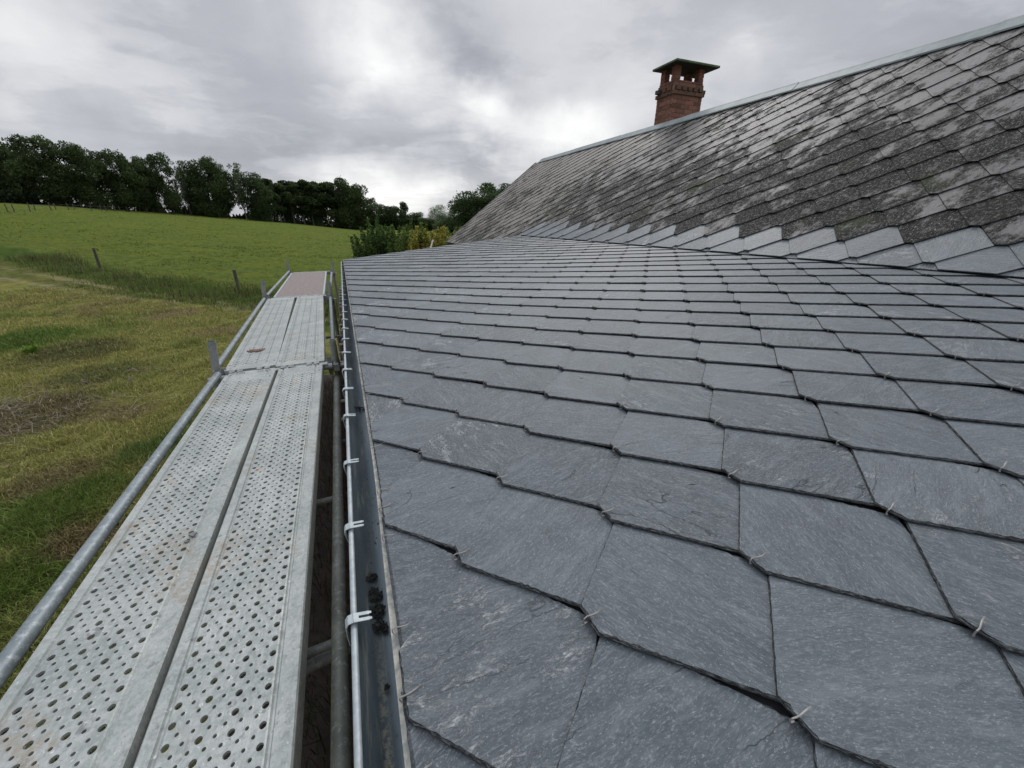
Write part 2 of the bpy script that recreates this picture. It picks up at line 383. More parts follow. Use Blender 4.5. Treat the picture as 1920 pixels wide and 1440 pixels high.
# ================================================================== HOUSE
house = tagit(empty('house', (3.5, 4.0, 0)), 'low farmhouse with new dark slates on its shallow roof and old slates above', 'house')
def hparent(o):       # keep world placement under the house empty
    o.parent = house; o.matrix_parent_inverse = Matrix.Translation((-3.5, -4.0, 0)); return o
TH1 = math.radians(6.05); TH2 = math.radians(35.4)
class Plane:
    def __init__(s, th, c):
        s.n = np.array([-math.sin(th), 0, math.cos(th)]); s.s = np.array([math.cos(th), 0, math.sin(th)]); s.c = c
    def P(s, a, b, h=0.0): return a*s.s+np.array([0, b, 0])+(s.c+h)*s.n+np.array([0, 0, H0])
PL1 = Plane(TH1, -.71); PL2 = Plane(TH2, -2.405)
def lat(coS, coT, lim):
    def g(i, j):
        ic = min(max(i, lim[0]), lim[1]); jc = min(max(j, lim[2]), lim[3])
        B = np.array([1, i, j, ic*ic, ic*jc, jc*jc]); return float(B@coS), float(B@coT)
    return g
L1 = lat(np.array([6.52e-02, .1824, .1811, -.0007, .0002, .0015]), np.array([.6701, .2099, -.2530, -.0011, .0031, -.0010]), (-1, 9, -3, 6))
K2 = .948
L2 = lat(np.array([3.1158, .19518, .20694, .00129, -.00019, .00088]), np.array([1.76972, .21726, -.25408, .00059, .00076, .00163]), (-1, 12, -3, 5))
DEL = .13
def clip(poly, a, b, c):     # keep a*s+b*t>=c
    out = []
    for k in range(len(poly)):
        p, q = poly[k], poly[(k+1) % len(poly)]
        dp, dq = a*p[0]+b*p[1]-c, a*q[0]+b*q[1]-c
        if dp >= 0: out.append(p)
        if (dp >= 0) != (dq >= 0):
            u = dp/(dp-dq); out.append((p[0]+(q[0]-p[0])*u, p[1]+(q[1]-p[1])*u))
    return out
def area(p):
    return .5*abs(sum(p[k][0]*p[(k+1) % len(p)][1]-p[(k+1) % len(p)][0]*p[k][1] for k in range(len(p))))
class SlateMesh:
    def __init__(s): s.v = []; s.f = []; s.m = []; s.uv = []; s.rnd = []
    def add(s, PL, g, i, j, clips, mi, jit=1.0, seg=None):
        T = np.array(g(i, j)); u = np.array(g(i+1, j))-T; v = np.array(g(i, j+1))-T
        C = T-.065*(u+v)
        e = DEL; k = e/(1-e)
        loc = [(e, 0), (1.13, (1.13-e)*k), (1.13, 1.13), ((1.13-e)*k, 1.13), (0, e)]
        dj = rng.normal(0, .008, 2)
        poly = [tuple(C+(a+dj[0])*u+(b+dj[1])*v) for a, b in loc]
        # orient
        for cl in clips:
            poly = clip(poly, *cl)
            if len(poly) < 3: return
        if area(poly) < .0012: return
        sg = sum(poly[q][0]*poly[(q+1) % len(poly)][1]-poly[(q+1) % len(poly)][0]*poly[q][1] for q in range(len(poly)))
        if sg < 0: poly = poly[::-1]
        # height field: linear in plane coordinates
        Mi = np.linalg.inv(np.array([u, v]).T)
        dk = rng.normal(0, .0006, 3)*jit*(1 if jit == 1 else .6)
        def h(p):
            ab = Mi@(np.array(p)-C); return -.0098*(ab[0])-.0064*(ab[1])+dk[0]+dk[1]*ab[0]+dk[2]*ab[1]
        cen = np.mean(poly, 0); dist = np.linalg.norm(PL.P(cen[0], cen[1])-np.array([0, 0, H0]))
        step = seg or (.007 if dist < 1.5 else .014 if dist < 3.2 else .09 if dist < 5 else .3)
        top = []; outr = []
        n = len(poly)
        for q in range(n):
            a = np.array(poly[q]); b = np.array(poly[(q+1) % n]); L = np.linalg.norm(b-a)
            if L < 1e-6: continue
            m = max(1, int(L/step)); nrm = np.array([(b-a)[1], -(b-a)[0]])/L
            eu = abs(((Mi@(b-a))/np.linalg.norm(Mi@(b-a)))[1]) < .5      # edge running up the u direction
            d = .0010 if eu else .0026
            for w_ in range(m):
                p = a+(b-a)*(w_/m)
                r1 = rng.normal(0, .0005)*jit if step < .1 else 0
                outr.append(p+nrm*r1)
                r2 = abs(rng.normal(0, .0007 if eu else .0016))*jit if step < .1 else 0
                top.append(p-nrm*(d+r2)+(cen-p)*.0)
        rot = rng.uniform(-.5, .5)+(0 if rng.random() < .7 else 1.4); cs, sn = math.cos(rot), math.sin(rot); off = rng.uniform(0, 60, 2)
        def uvf(p): return (p[0]*cs-p[1]*sn+off[0], p[0]*sn+p[1]*cs+off[1])
        base = len(s.v); N = len(top); r3 = tuple(rng.random(3))
        th = .0062
        for p in top: s.v.append(tuple(PL.P(p[0], p[1], h(p))))
        for p in outr: s.v.append(tuple(PL.P(p[0], p[1], h(p)-.45*th-abs(rng.normal(0, .0006)))))
        for p in outr: s.v.append(tuple(PL.P(p[0], p[1], h(p)-th)))
        s.f.append(tuple(range(base, base+N))); s.m.append(mi); s.uv += [uvf(p) for p in top]; s.rnd += [r3]*N
        for q in range(N):
            q2 = (q+1) % N
            for lo, hi in ((0, 1), (1, 2)):
                s.f.append((base+lo*N+q, base+hi*N+q, base+hi*N+q2, base+lo*N+q2)); s.m.append(mi+1)
                s.uv += [uvf(outr[q]), uvf(outr[q]), uvf(outr[q2]), uvf(outr[q2])]; s.rnd += [r3]*4
    def build(s, name, mats):
        me = bpy.data.meshes.new(name); me.from_pydata(s.v, [], s.f)
        for m in mats: me.materials.append(m)
        me.polygons.foreach_set('material_index', np.array(s.m, np.int32))
        uvl = me.uv_layers.new(name='UVMap'); uvl.data.foreach_set('uv', np.array(s.uv, np.float32).ravel())
        ca = me.color_attributes.new('rnd', 'FLOAT_COLOR', 'CORNER')
        c = np.ones((len(s.rnd), 4), np.float32); c[:, :3] = np.array(s.rnd, np.float32); ca.data.foreach_set('color', c.ravel())
        me.update(); o = bpy.data.objects.new(name, me); COL.objects.link(o); return hparent(o)
XI, = (3.765,)
S1MAX = XI*math.cos(TH1)+(-.32)*math.sin(TH1)
S2MIN = XI*math.cos(TH2)+(-.318)*math.sin(TH2)-.028
Y0 = -3.0; YG = 8.72
def near_ok(i, j, g, lo, hi, t0, t1, L=.6):
    a, b = g(i, j); return lo-L < a < hi+.1 and t0-L < b < t1+L
def S0f(t): return -.075-.022*max(0, 1.15-max(t, -.3))
sm = SlateMesh(); tips = []
for i in range(-22, 34):
    for j in range(-22, 34):
        if near_ok(i, j, L1, 0, S1MAX, Y0, YG):
            a, b = L1(i, j)
            sm.add(PL1, L1, i, j, [(1, 0, S0f(L1(i, j)[1]+.1)), (-1, 0, -S1MAX), (0, 1, Y0), (-.008, -1, -YG-.02)], 0)
            if a > -.04 and a < S1MAX-.05 and Y0 < b < YG: tips.append((a, b))
low = sm.build('lower_roof', [M_NEW, M_NEDGE])
S0 = -.075     # eave line in the lower plane (s)
sm = SlateMesh(); tips2 = []
for i in range(-30, 60):
    for j in range(-50, 40):
        a, b = L2(i, j)
        if not (1.6 < a < 6.9 and Y0-.6 < b < 14.6): continue
        new = i+j < 0 and b < 8.55
        cl = [(-1, 0, -6.60), (0, 1, Y0), (.17, -1, -13.25+.17*2.2-.35)]
        if b < YG: cl.append((1, 0, S2MIN))
        else: cl.append((1, 0, 2.24))
        if new: sm.add(PL2, L2, i, j, cl, 0, seg=None)
        else: sm.add(PL2, L2, i, j, cl, 2, jit=1.5)
        if new and a > S2MIN: tips2.append((a, b))
mainr = sm.build('main_roof', [M_NEW, M_NEDGE, M_OLD, M_OEDGE])
# underlays (solid boards just under the slates)
def slab(PL, s0, s1, t0, t1, h0, h1, name, mat, parent):
    mb = MB(); p = [PL.P(a, b, h) for h in (h0, h1) for a, b in ((s0, t0), (s1, t0), (s1, t1), (s0, t1))]
    for fc in ((0, 3, 2, 1), (4, 5, 6, 7), (0, 1, 5, 4), (1, 2, 6, 5), (2, 3, 7, 6), (3, 0, 4, 7)): mb.poly([p[k] for k in fc])
    o = mb.build(name, mat); return hparent(o) if parent is None else o
slab(PL1, -.055, S1MAX, Y0, YG-.02, -.12, -.0285, 'roof_deck', M_UNDER, None)
slab(PL2, S2MIN+.01, 6.58, Y0, YG, -.14, -.0285, 'roof_deck', M_UNDER, None)
slab(PL2, 2.26, 6.58, YG+.002, 13.28, -.14, -.0285, 'roof_deck', M_UNDER, None)
# ---- slate hooks
def hook_mesh(length=.045, r=.00135, name='slate_hook'):
    mb = MB(); th = .008
    pts = [(.004, 0, -th-.005), (-.004, 0, -th-.004), (-.0062, 0, -th*.4), (-.004, .0005, .0028), (.004, .001, .0042), (.012, .0, .0030),
           (.020, -.0015, .0026), (.028, -.003, .0036), (.034, -.0035, .0054), (.038, -.0035, .0088)]
    mb.tube([np.array(p)*(1, 1, 1) for p in pts], r, 6)
    me_o = mb.build(name, M_HOOK, smooth=True); return me_o
hook0 = hook_mesh(); hme = hook0.data; bpy.data.objects.remove(hook0)
def plane_rot(PL): return Matrix((tuple(PL.s), (0, 1, 0), tuple(PL.n))).transposed().to_4x4()
eave_hooks = []
yy = [.436, .559, .813, .924, 1.005, 1.254, 1.377, 1.457, 1.728, 1.84, 2.02]
k = 2.18
while k < 8.6: yy += [k, k+.13]; k += .27+.05*rng.random()
yy += [.33, .12, .02, -.25]
for y_ in yy: eave_hooks.append((S0f(y_), y_))
hk = [(a-.004, b, 0) for a, b in tips if a > .0]+[(a, b, 1) for a, b in eave_hooks]
hk.sort(key=lambda q: np.linalg.norm(PL1.P(q[0], q[1])-np.array([0, 0, H0]))+(0 if q[1] > -.15 else 50))
rest = MB()
R1 = plane_rot(PL1); R2 = plane_rot(PL2)
hv = np.array([v.co for v in hme.vertices]); hf = [tuple(p.vertices) for p in hme.polygons]
def hook_mat(PL, R, a, b, eav):
    A = R @ Matrix.Rotation(rng.normal(0, .13)+(-.12 if eav else 0), 4, 'Z') @ Matrix.Diagonal((rng.uniform(.72, .9), rng.choice([-1, 1]), rng.uniform(.75, 1.0), 1))
    A.translation = Vector(PL.P(a, b, -.004 if eav else .0008)); return A
nh = 0
for a, b, e_ in hk:
    A = hook_mat(PL1, R1, a, b, e_)
    if nh < 100:
        o = bpy.data.objects.new('slate_hook', hme); COL.objects.link(o); o.parent = low; o.matrix_parent_inverse = Matrix.Identity(4)
        o.matrix_basis = A; nh += 1
    else:
        V = (np.c_[hv, np.ones(len(hv))]@np.array(A).T)[:, :3]
        for fc in hf: rest.poly([V[q] for q in fc])
ro = rest.build('slate_hooks', M_HOOK, smooth=False); ro.parent = low; ro['kind'] = 'stuff'
for a, b in sorted(tips2, key=lambda q: q[1])[:60]:
    if b < .9: continue
    o = bpy.data.objects.new('slate_hook', hme); COL.objects.link(o); o.parent = mainr; o.matrix_basis = hook_mat(PL2, R2, a, b, 0)
# ---- ridge cap in overlapping lengths
mb = MB(); S1r = 6.50; xr, zr = 6.80, 1.885+H0
yb = 13.95; k = 0
while yb > Y0:
    ya = max(yb-2.2, Y0); o_ = .006*(k % 2)
    prof = []
    a0 = PL2.P(S1r, 0, .012+o_); a1 = PL2.P(6.645, 0, .018+o_)
    pr = [(a0[0]-.002, a0[2]-.014), (a0[0], a0[2]+.004), (a1[0]-.02, a1[2]+.0), (a1[0], a1[2]+.022), (a1[0]+.02, a1[2]+.0), (a1[0]+.13, a1[2]-.095)]
    for q in range(len(pr)-1):
        (x0, z0), (x1, z1) = pr[q], pr[q+1]
        mb.poly([(x0, ya-.05, z0), (x0, yb, z0), (x1, yb, z1), (x1, ya-.05, z1)])
        mb.poly([(x0, ya-.05, z0-.003), (x1, ya-.05, z1-.003), (x1, ya-.05, z1), (x0, ya-.05, z0)])
    yb = ya; k += 1
rc = mb.build('ridge_cap', M_RIDGE, weld=True); rc.parent = mainr
sol = rc.modifiers.new('t', 'SOLIDIFY'); sol.thickness = .003
# far verge trim
mb = MB()
for a, b in ((2.24, 6.60),):
    t0 = 13.25-.17*2.2+.17*a+.35; t1 = 13.25-.17*2.2+.17*b+.35
    p = [PL2.P(a, t0, .004), PL2.P(b, t1, .004), PL2.P(b, t1+.03, .004), PL2.P(a, t0+.03, .004)]
    q = [PL2.P(a, t0, -.13), PL2.P(b, t1, -.13), PL2.P(b, t1+.03, -.13), PL2.P(a, t0+.03, -.13)]
    mb.poly(p); mb.poly(q[::-1])
    for k in range(4): mb.poly([p[k], q[k], q[(k+1) % 4], p[(k+1) % 4]])
vt = mb.build('verge_trim', M_FARROOF); vt.parent = mainr
# ridge side of the main roof going down the back
mb = MB()
r0 = PL2.P(6.60, Y0, -.03); bx, bz = 12.0, r0[2]-(12.0-r0[0])*.71
mb.poly([(r0[0], Y0, r0[2]), (bx, Y0, bz), (bx, 13.9, bz), (r0[0], 13.9, r0[2])])
bs = mb.build('back_slope', [M_OLD]); hparent(bs)
# walls
def brick_run(mb, x, y0, y1, z0, z1, axis='y', ch=.075, bl=.24, depth=.05, face=-1, cols=None, jit=.0015):
    n = int((z1-z0)/ch)
    for r in range(n):
        za = z0+r*ch; p = y0-(r % 2)*bl*.5
        while p < y1:
            a = max(p, y0)+.005; b = min(p+bl, y1)-.005; p += bl
            if b-a < .02: continue
            t_ = rng.random(); c = np.array((.16, .058, .035))*(1-t_)+np.array((.24, .095, .06))*t_; c = c*rng.uniform(.3, .6)
            o_ = rng.uniform(-.003, .003)
            lo, hi = (x-depth/2+o_, x+depth/2+o_)
            if axis == 'y': mb.box((lo, a, za+.005), (hi, b, za+ch-.005), 1, col=tuple(c), jit=jit)
            else: mb.box((a, lo, za+.005), (b, hi, za+ch-.005), 1, col=tuple(c), jit=jit)
mb = MB(); mb.box((-.115, Y0+.1, -.05), (.2, YG-.12, 2.0), 0)
brick_run(mb, -.125, 1.4, YG-.12, .0, 2.0)
fw = mb.build('wall', [M_MORTAR, M_BRICK]); hparent(fw)
def wall_plate(name, pts):
    mb = MB(); mb.poly(pts); o = mb.build(name, M_WALLR, weld=False); sm2 = o.modifiers.new('t', 'SOLIDIFY'); sm2.thickness = .18; sm2.offset = -1; return hparent(o)
wall_plate('gable_wall', [(.22, YG-.12, -.05), (.22, YG-.12, 2.36), (3.3, YG-.12, 2.66), (3.3, YG-.12, -.05)])
wall_plate('side_wall', [(3.35, YG, -.05), (3.35, YG, 2.42), (3.35, 13.2, 2.42), (3.35, 13.2, -.05)])
wall_plate('gable_wall', [(3.35, 13.4, -.05), (3.35, 13.4, 2.42), (6.8, 13.4, 4.9), (11.5, 13.4, 1.9), (11.5, 13.4, -.05)])
wall_plate('gable_wall', [(-.1, Y0+.1, -.05), (3.6, Y0+.1, -.05), (3.6, Y0+.1, 2.68), (-.1, Y0+.1, 2.30)])
wall_plate('gable_wall', [(3.78, Y0+.1, -.05), (11.5, Y0+.1, -.05), (11.5, Y0+.1, 1.9), (6.8, Y0+.1, 4.88), (3.78, Y0+.1, 2.68)])
# ---- gutter: half round zinc with rolled front bead
def gx(y): return -.0865+.0052*y-.006*math.exp(-max(y, 0)/.8)
RG = .062; zc = H0-.775
mb = MB(); ys = np.concatenate([np.linspace(-3.0, 0, 6), np.linspace(.15, 2.1, 14), np.linspace(2.4, 8.86, 20)])
angs = np.linspace(math.pi, 2*math.pi, 15)
for a, b in zip(ys[:-1], ys[1:]):
    for k in range(14):
        q = []
        for (yy_, an) in ((a, angs[k]), (a, angs[k+1]), (b, angs[k+1]), (b, angs[k])):
            cx = gx(yy_)+RG; q.append((cx+RG*math.cos(an), yy_, zc+.002+RG*1.05*math.sin(an)))
        mb.poly(q)
for yy_ in (8.86,):
    cx = gx(yy_)+RG; mb.poly([(cx+RG*math.cos(an), yy_, zc+RG*1.05*math.sin(an)) for an in angs])
gut = mb.build('gutter', M_GUT, smooth=True); hparent(gut)
sol = gut.modifiers.new('t', 'SOLIDIFY'); sol.thickness = .0012; sol.offset = 1
mb = MB(); mb.tube([(gx(y_)-.003, y_, zc+.004) for y_ in ys], .0066, 10)
bd = mb.build('gutter_bead', M_BEAD, smooth=True); bd.parent = gut
mb = MB()      # zinc eave strip under the first slates
for a, b in zip(ys[:-1], ys[1:]):
    def xx(y_): return -.090+.004*y_*0
    e0, e1 = PL1.P(S0f(a)-.010, a, -.0225), PL1.P(S0+.06, a, -.0225)
    f0, f1 = PL1.P(S0f(b)-.010, b, -.0225), PL1.P(S0+.06, b, -.0225)
    mb.poly([e0, e1, f1, f0]); d_ = np.array([.003, 0, -.022]); mb.poly([e0, f0, f0+d_, e0+d_])
es = mb.build('eave_strip', M_FLASH); es.parent = gut
# clips: flat strap folded over the bead, ending in a two-tine fork
cy = [.335, .646, .934, 1.26, 1.634, 1.941, 2.231, 2.559]; k = 2.88
while k < 8.7: cy.append(k); k += .315
cmb = MB(); wd_ = .021
def strap(p0, p1, y0, y1, th=.0016):
    p0 = np.array(p0); p1 = np.array(p1); d = p1-p0; nn = np.array([-d[1], d[0]]); nn = nn/np.linalg.norm(nn)*th
    A = [(p0[0], y0, p0[1]), (p1[0], y0, p1[1]), (p1[0], y1, p1[1]), (p0[0], y1, p0[1])]
    B = [(x+nn[0], y, z+nn[1]) for x, y, z in A]
    cmb.poly(B); cmb.poly(A[::-1])
    for k in range(4): cmb.poly([A[k], A[(k+1) % 4], B[(k+1) % 4], B[k]])
cp = [(-.010, -.045), (-.0128, -.018), (-.0135, .004), (-.009, .0125), (0, .0145), (.010, .0125)]
for q in range(len(cp)-1): strap(cp[q], cp[q+1], -wd_/2, wd_/2)
for s_ in (-1, 1):
    yc = s_*.0068; y0, y1 = yc-.0037, yc+.0037
    strap((.010, .0125), (.030, .0085), y0, y1); strap((.030, .0085), (.034, .0080), y0+.0012, y1-.0012)
clip0 = cmb.build('gutter_clip', M_CLIP, weld=False); cme = clip0.data; bpy.data.objects.remove(clip0)
for y_ in cy+[0.03, -.3]:
    o = bpy.data.objects.new('gutter_clip', cme); COL.objects.link(o); o.parent = gut
    o.location = (gx(y_)-.004, y_, zc+.003); o.rotation_euler = (rng.normal(0, .02), rng.normal(0, .04), rng.normal(0, .05))
    o.scale = (1.05, 1.05, 1.0)
# rusty pipe with pale insulators running under the gutter
mb = MB(); mb.tube([(-.168+.0045*y_, y_, H0-1.20-.004*y_) for y_ in np.linspace(1.6, 8.5, 8)], .012, 8)
pipe = hparent(mb.build('rusty_conduit', simple('rusty_pipe', (.07, .04, .03), .8, .2, (.13, .08, .06), 20), smooth=True))
for y_ in np.linspace(1.9, 8.2, 22):
    if rng.random() < .25: continue
    mb = MB(); a = (-.168+.0045*y_, y_, H0-1.185-.004*y_)
    mb.tube([(a[0]-.018, y_, a[2]+.012), (a[0]+.02, y_, a[2]+.012)], .011, 8)
    c = mb.build('conduit_clip', M_WHITE if rng.random() < .75 else simple('blue_grey_clip', (.10, .12, .15), .5), smooth=True); c.parent = pipe
# ---- chimney
chx0, chx1, chy0, chy1 = 6.95, 7.75, 8.0, 8.50
ch = MB(); z0, z1 = H0+1.55, H0+2.725
ch.box((chx0+.006, chy0+.006, z0), (chx1-.006, chy1-.006, z1-.06), 0)
CH = .082
def ring(mb, x0, x1, y0, y1, za, zb, off, cols=1.0, bl=.235, dark=0.0):
    d = .06
    for ax, c, a0, a1 in (('x', y0+d/2-.001, x0, x1), ('x', y1-d/2+.001, x0, x1), ('y', x0+d/2, y0+.055, y1-.055), ('y', x1-d/2, y0+.055, y1-.055)):
        p = a0-off*bl*.5
        while p < a1:
            a = max(p, a0)+.0045; b = min(p+bl, a1)-.0045; p += bl
            if b-a < .015: continue
            t_ = rng.random(); c_ = np.array((.15, .060, .045))*(1-t_)+np.array((.25, .115, .082))*t_
            c_ = c_*rng.uniform(.7, 1.2)*cols; c_ = c_*(1-dark)+np.array((.06, .06, .035))*dark
            o_ = rng.uniform(-.002, .004)
            if ax == 'x': mb.box((a, c-d/2-o_, za+.005), (b, c+d/2+o_, zb-.005), 1, col=tuple(c_), jit=.0015)
            else: mb.box((c-d/2-o_, a, za+.005), (c+d/2+o_, b, zb-.005), 1, col=tuple(c_), jit=.0015)
z = z0; r = 0
while z < H0+2.38:
    ring(ch, chx0, chx1, chy0, chy1, z, z+CH, r % 2); z += CH; r += 1
zl = z
ring(ch, chx0-.03, chx1+.03, chy0-.03, chy1+.03, zl, zl+.075, 1, .75, dark=.25)
ring(ch, chx0+.005, chx1-.005, chy0+.005, chy1-.005, zl+.075, zl+.15, 0, .85, bl=.12, dark=.45)
ring(ch, chx0+.0, chx1-.0, chy0+.0, chy1-.0, zl+.15, zl+.225, 1, 1.0, dark=.15)
ring(ch, chx0+.012, chx1-.012, chy0+.012, chy1-.012, zl+.225, zl+.265, 0, 1.0)
chim = hparent(ch.build('chimney', [M_MORTAR, M_BRICK], weld=False))
zt = zl+.265
# row of projecting header bricks and corner stubs
def corbel(lo, hi, col):
    mb = MB(); mb.box(lo, hi, 0, col=col, jit=.004); o = mb.build('corbel_brick', [M_BRICK], weld=True); o.parent = chim
for x_ in np.arange(chx0+.05, chx1, .155): corbel((x_, chy0-.045, zl+.082), (x_+.085, chy0+.01, zl+.150), (.11, .06, .04))
for y_ in np.arange(chy0+.06, chy1, .155): corbel((chx0-.045, y_, zl+.082), (chx0+.01, y_+.085, zl+.150), (.14, .06, .04))
corbel((chx1+.0, chy0+.03, zl+.075), (chx1+.10, chy0+.14, zl+.145), (.09, .085, .04))
corbel((chx0-.10, chy1-.14, zl+.075), (chx0+.0, chy1-.03, zl+.145), (.07, .065, .05))
for px, py in ((chx0+.02, chy0+.02), (chx1-.15, chy0+.02), (chx0+.02, chy1-.15), (chx1-.15, chy1-.15)):
    mb = MB(); mb.box((px+.008, py+.008, zt-.005), (px+.122, py+.122, zt+.25), 0)
    for q in range(3):
        t_ = rng.random(); c_ = np.array((.15, .052, .036))*(1-t_)+np.array((.22, .088, .06))*t_
        mb.box((px-.003*(q % 2), py, zt+q*.084+.004), (px+.13, py+.13, zt+q*.084+.078), 1, col=tuple(c_), jit=.003)
    p_ = mb.build('pillar', [M_MORTAR, M_BRICK], weld=False); p_.parent = chim
mb = MB(); zs = zt+.255
x0, x1, y0, y1 = chx0-.13, chx1+.24, chy0-.13, chy1+.1
N_ = 6
mb.box((x0+.002, y0+.002, zs), (x1-.002, y1-.002, zs+.01), 1); mb.box((x0, y0, zs+.011), (x1, y1, zs+.038), 0, jit=.002)  # thin bottom layer in darker concrete, mossy slab on top of it
for k in range(2): mb.box((x0+.05+.03*k, y0+.05+.03*k, zs+.039+.012*k), (x1-.05-.03*k, y1-.05-.03*k, zs+.050+.012*k), 0, jit=.004)
cc = mb.build('chimney_cap', [M_CAP, simple('dark_concrete', (.02, .018, .016), .95, 0, (.045, .04, .035), 20)], weld=False); cc.parent = chim
# ================================================================== SCAFFOLD
DZ = H0-.97
scaf = tagit(empty('scaffold', (-.55, 3.0, 0)), 'steel ring scaffold with perforated galvanised decks running along the gutter', 'scaffold')
def sparent(o): o.parent = scaf; o.matrix_parent_inverse = Matrix.Translation((.55, -3.0, 0)); return o
def plank_mesh():
    """steel deck 0.30 x 3.02, local x centred, local y from 0; real punched holes"""
    mb = MB(); W2 = .15; L = 3.0
    zt_ = 0.0
    px0 = -.108; pitch = .0153*1.0; per = .0400; ncol = 13; n = 12
    yA, yB = .075, L-.075
    rows = int((yB-yA-.06)/per)
    def sq(a, hx, hy):
        c, s = math.cos(a), math.sin(a); k_ = min(hx/abs(c) if abs(c) > 1e-9 else 9, hy/abs(s) if abs(s) > 1e-9 else 9); return c*k_, s*k_
    hx, hy = pitch/2, per/2
    ca = math.atan2(hy, hx)
    ang = sorted([ca, math.pi-ca, math.pi+ca, 2*math.pi-ca]+[0, .6, math.pi/2, math.pi-.6, math.pi, math.pi+.6, 1.5*math.pi, 2*math.pi-.6])
    ys_col = []
    for m_ in range(ncol):
        cx = px0+pitch*(m_+.5)
        off = (-.0225*m_) % per
        big = (m_ % 4 == 0)
        r_ = .0076 if big else .0041
        for q in range(rows):
            cy_ = yA+off+per*(q+.5)
            outer = [(cx+sq(a, hx, hy)[0], cy_+sq(a, hx, hy)[1]) for a in ang]
            inner = [(cx+r_*math.cos(a), cy_+r_*math.sin(a)) for a in ang]
            mid = [(cx+(r_+.0014)*math.cos(a), cy_+(r_+.0014)*math.sin(a)) for a in ang]
            rz = -.0006 if big else .0009
            nn = len(ang)
            for k in range(nn):
                k2 = (k+1) % nn
                mb.poly([(*outer[k], 0), (*outer[k2], 0), (*mid[k2], rz*.6), (*mid[k], rz*.6)])
                mb.poly([(*mid[k], rz*.6), (*mid[k2], rz*.6), (*inner[k2], rz), (*inner[k], rz)])
                mb.poly([(*inner[k], rz), (*inner[k2], rz), (*inner[k2], rz-.008), (*inner[k], rz-.008)])
        x0, x1 = cx-hx, cx+hx
        mb.poly([(x0, 0, 0), (x1, 0, 0), (x1, yA+off, 0), (x0, yA+off, 0)])
        ye = yA+off+per*rows
        mb.poly([(x0, ye, 0), (x1, ye, 0), (x1, L, 0), (x0, L, 0)])
    pr = px0+pitch*ncol
    def strip(pts):
        for (a, za), (b, zb) in zip(pts[:-1], pts[1:]):
            mb.poly([(a, 0, za), (b, 0, zb), (b, L, zb), (a, L, za)])
    strip([(pr, 0), (pr+.004, -.001), (pr+.008, -.0055), (pr+.0125, -.0055), (pr+.016, 0), (.146, .001), (.150, -.003), (.150, -.065), (.138, -.065)])
    strip([(-.138, -.065), (-.150, -.065), (-.150, -.003), (-.146, .001), (px0-.014, 0), (px0-.011, -.0055), (px0-.006, -.0055), (px0-.003, -.001), (px0, 0)])
    for ye in (0, L):
        mb.poly([(-.146, ye, 0), (.146, ye, 0), (.146, ye, -.05), (-.146, ye, -.05)])
    # drain slots near the ends (thin black discs on the sheet, the holes' shade put in as colour)
    for sx in (-.132, .131):
        for ye in (.12, L-.12):
            mb.tube([(sx, ye, .0006), (sx, ye, .0012)], .006, 10, mi=1)
    # hooks over the transom
    for sx in (-.10, -.055, .055, .10):
        for ye, d_ in ((0, -1), (L, 1)):
            a, b = sorted((ye, ye+d_*.045)); mb.box((sx-.016, a, -.012), (sx+.016, b, -.001), 2)
    return mb
pm = plank_mesh(); pl0 = pm.build('deck_plank', [M_DECK, M_UNDER, M_STEEL], weld=False); pme = pl0.data; bpy.data.objects.remove(pl0)
def plank(xn, yn, xf, yf, width, zoff=0.0, lab=None, flip=False):
    o = bpy.data.objects.new('deck_plank', pme); COL.objects.link(o); sparent(o)
    o.location = (xn, yn, DZ+zoff); o.rotation_euler = (0, 0, -math.atan2(xf-xn, yf-yn)); o.scale = (width/.30*(-1 if flip else 1), math.hypot(xf-xn, yf-yn)/3.0, 1)
    if lab: o['label'] = lab
plank(-.680, .02, -.703, 3.02, .300); plank(-.370, .02, -.392, 3.02, .284)
plank(-.722, 3.13, -.850, 6.13, .320); plank(-.400, 3.09, -.492, 6.11, .322, .004)
plank(-.66, -3.05, -.678, -.05, .302); plank(-.358, -3.05, -.373, -.05, .290)
# plywood deck in aluminium frame
def quad_box(mb, n0, n1, f0, f1, yn, yf, z0, z1, mi=0):
    p = [(n0, yn, z0), (n1, yn, z0), (f1, yf, z0), (f0, yf, z0), (n0, yn, z1), (n1, yn, z1), (f1, yf, z1), (f0, yf, z1)]
    for fc in ((0, 3, 2, 1), (4, 5, 6, 7), (0, 1, 5, 4), (1, 2, 6, 5), (2, 3, 7, 6), (3, 0, 4, 7)): mb.poly([p[k] for k in fc], mi)
mb = MB(); quad_box(mb, -.925, -.345, -.965, -.375, 6.22, 9.08, DZ-.02, DZ-.004)
sparent(mb.build('deck_board', M_PLY)); o_ = bpy.data.objects['deck_board']; o_['label'] = 'brown plywood deck board at the far end'
mb = MB(); quad_box(mb, -.953, -.928, -.993, -.968, 6.20, 9.10, DZ-.06, DZ); quad_box(mb, -.342, -.318, -.372, -.348, 6.20, 9.10, DZ-.06, DZ)
mb2 = mb; mb.box((-.927, 6.19, DZ-.05), (-.343, 6.215, DZ-.002)); mb.box((-.967, 9.085, DZ-.05), (-.373, 9.11, DZ-.002))
fr = mb.build('deck_frame', M_BEAD); fr.parent = o_
def tube_part(name, p, q, r, mat, n=16):
    mb = MB(); pts = [np.array(p)+(np.array(q)-np.array(p))*k for k in np.linspace(0, 1, 5)]
    mb.tube(pts, r, n); return sparent(mb.build(name, mat, smooth=True))
RT = .0218
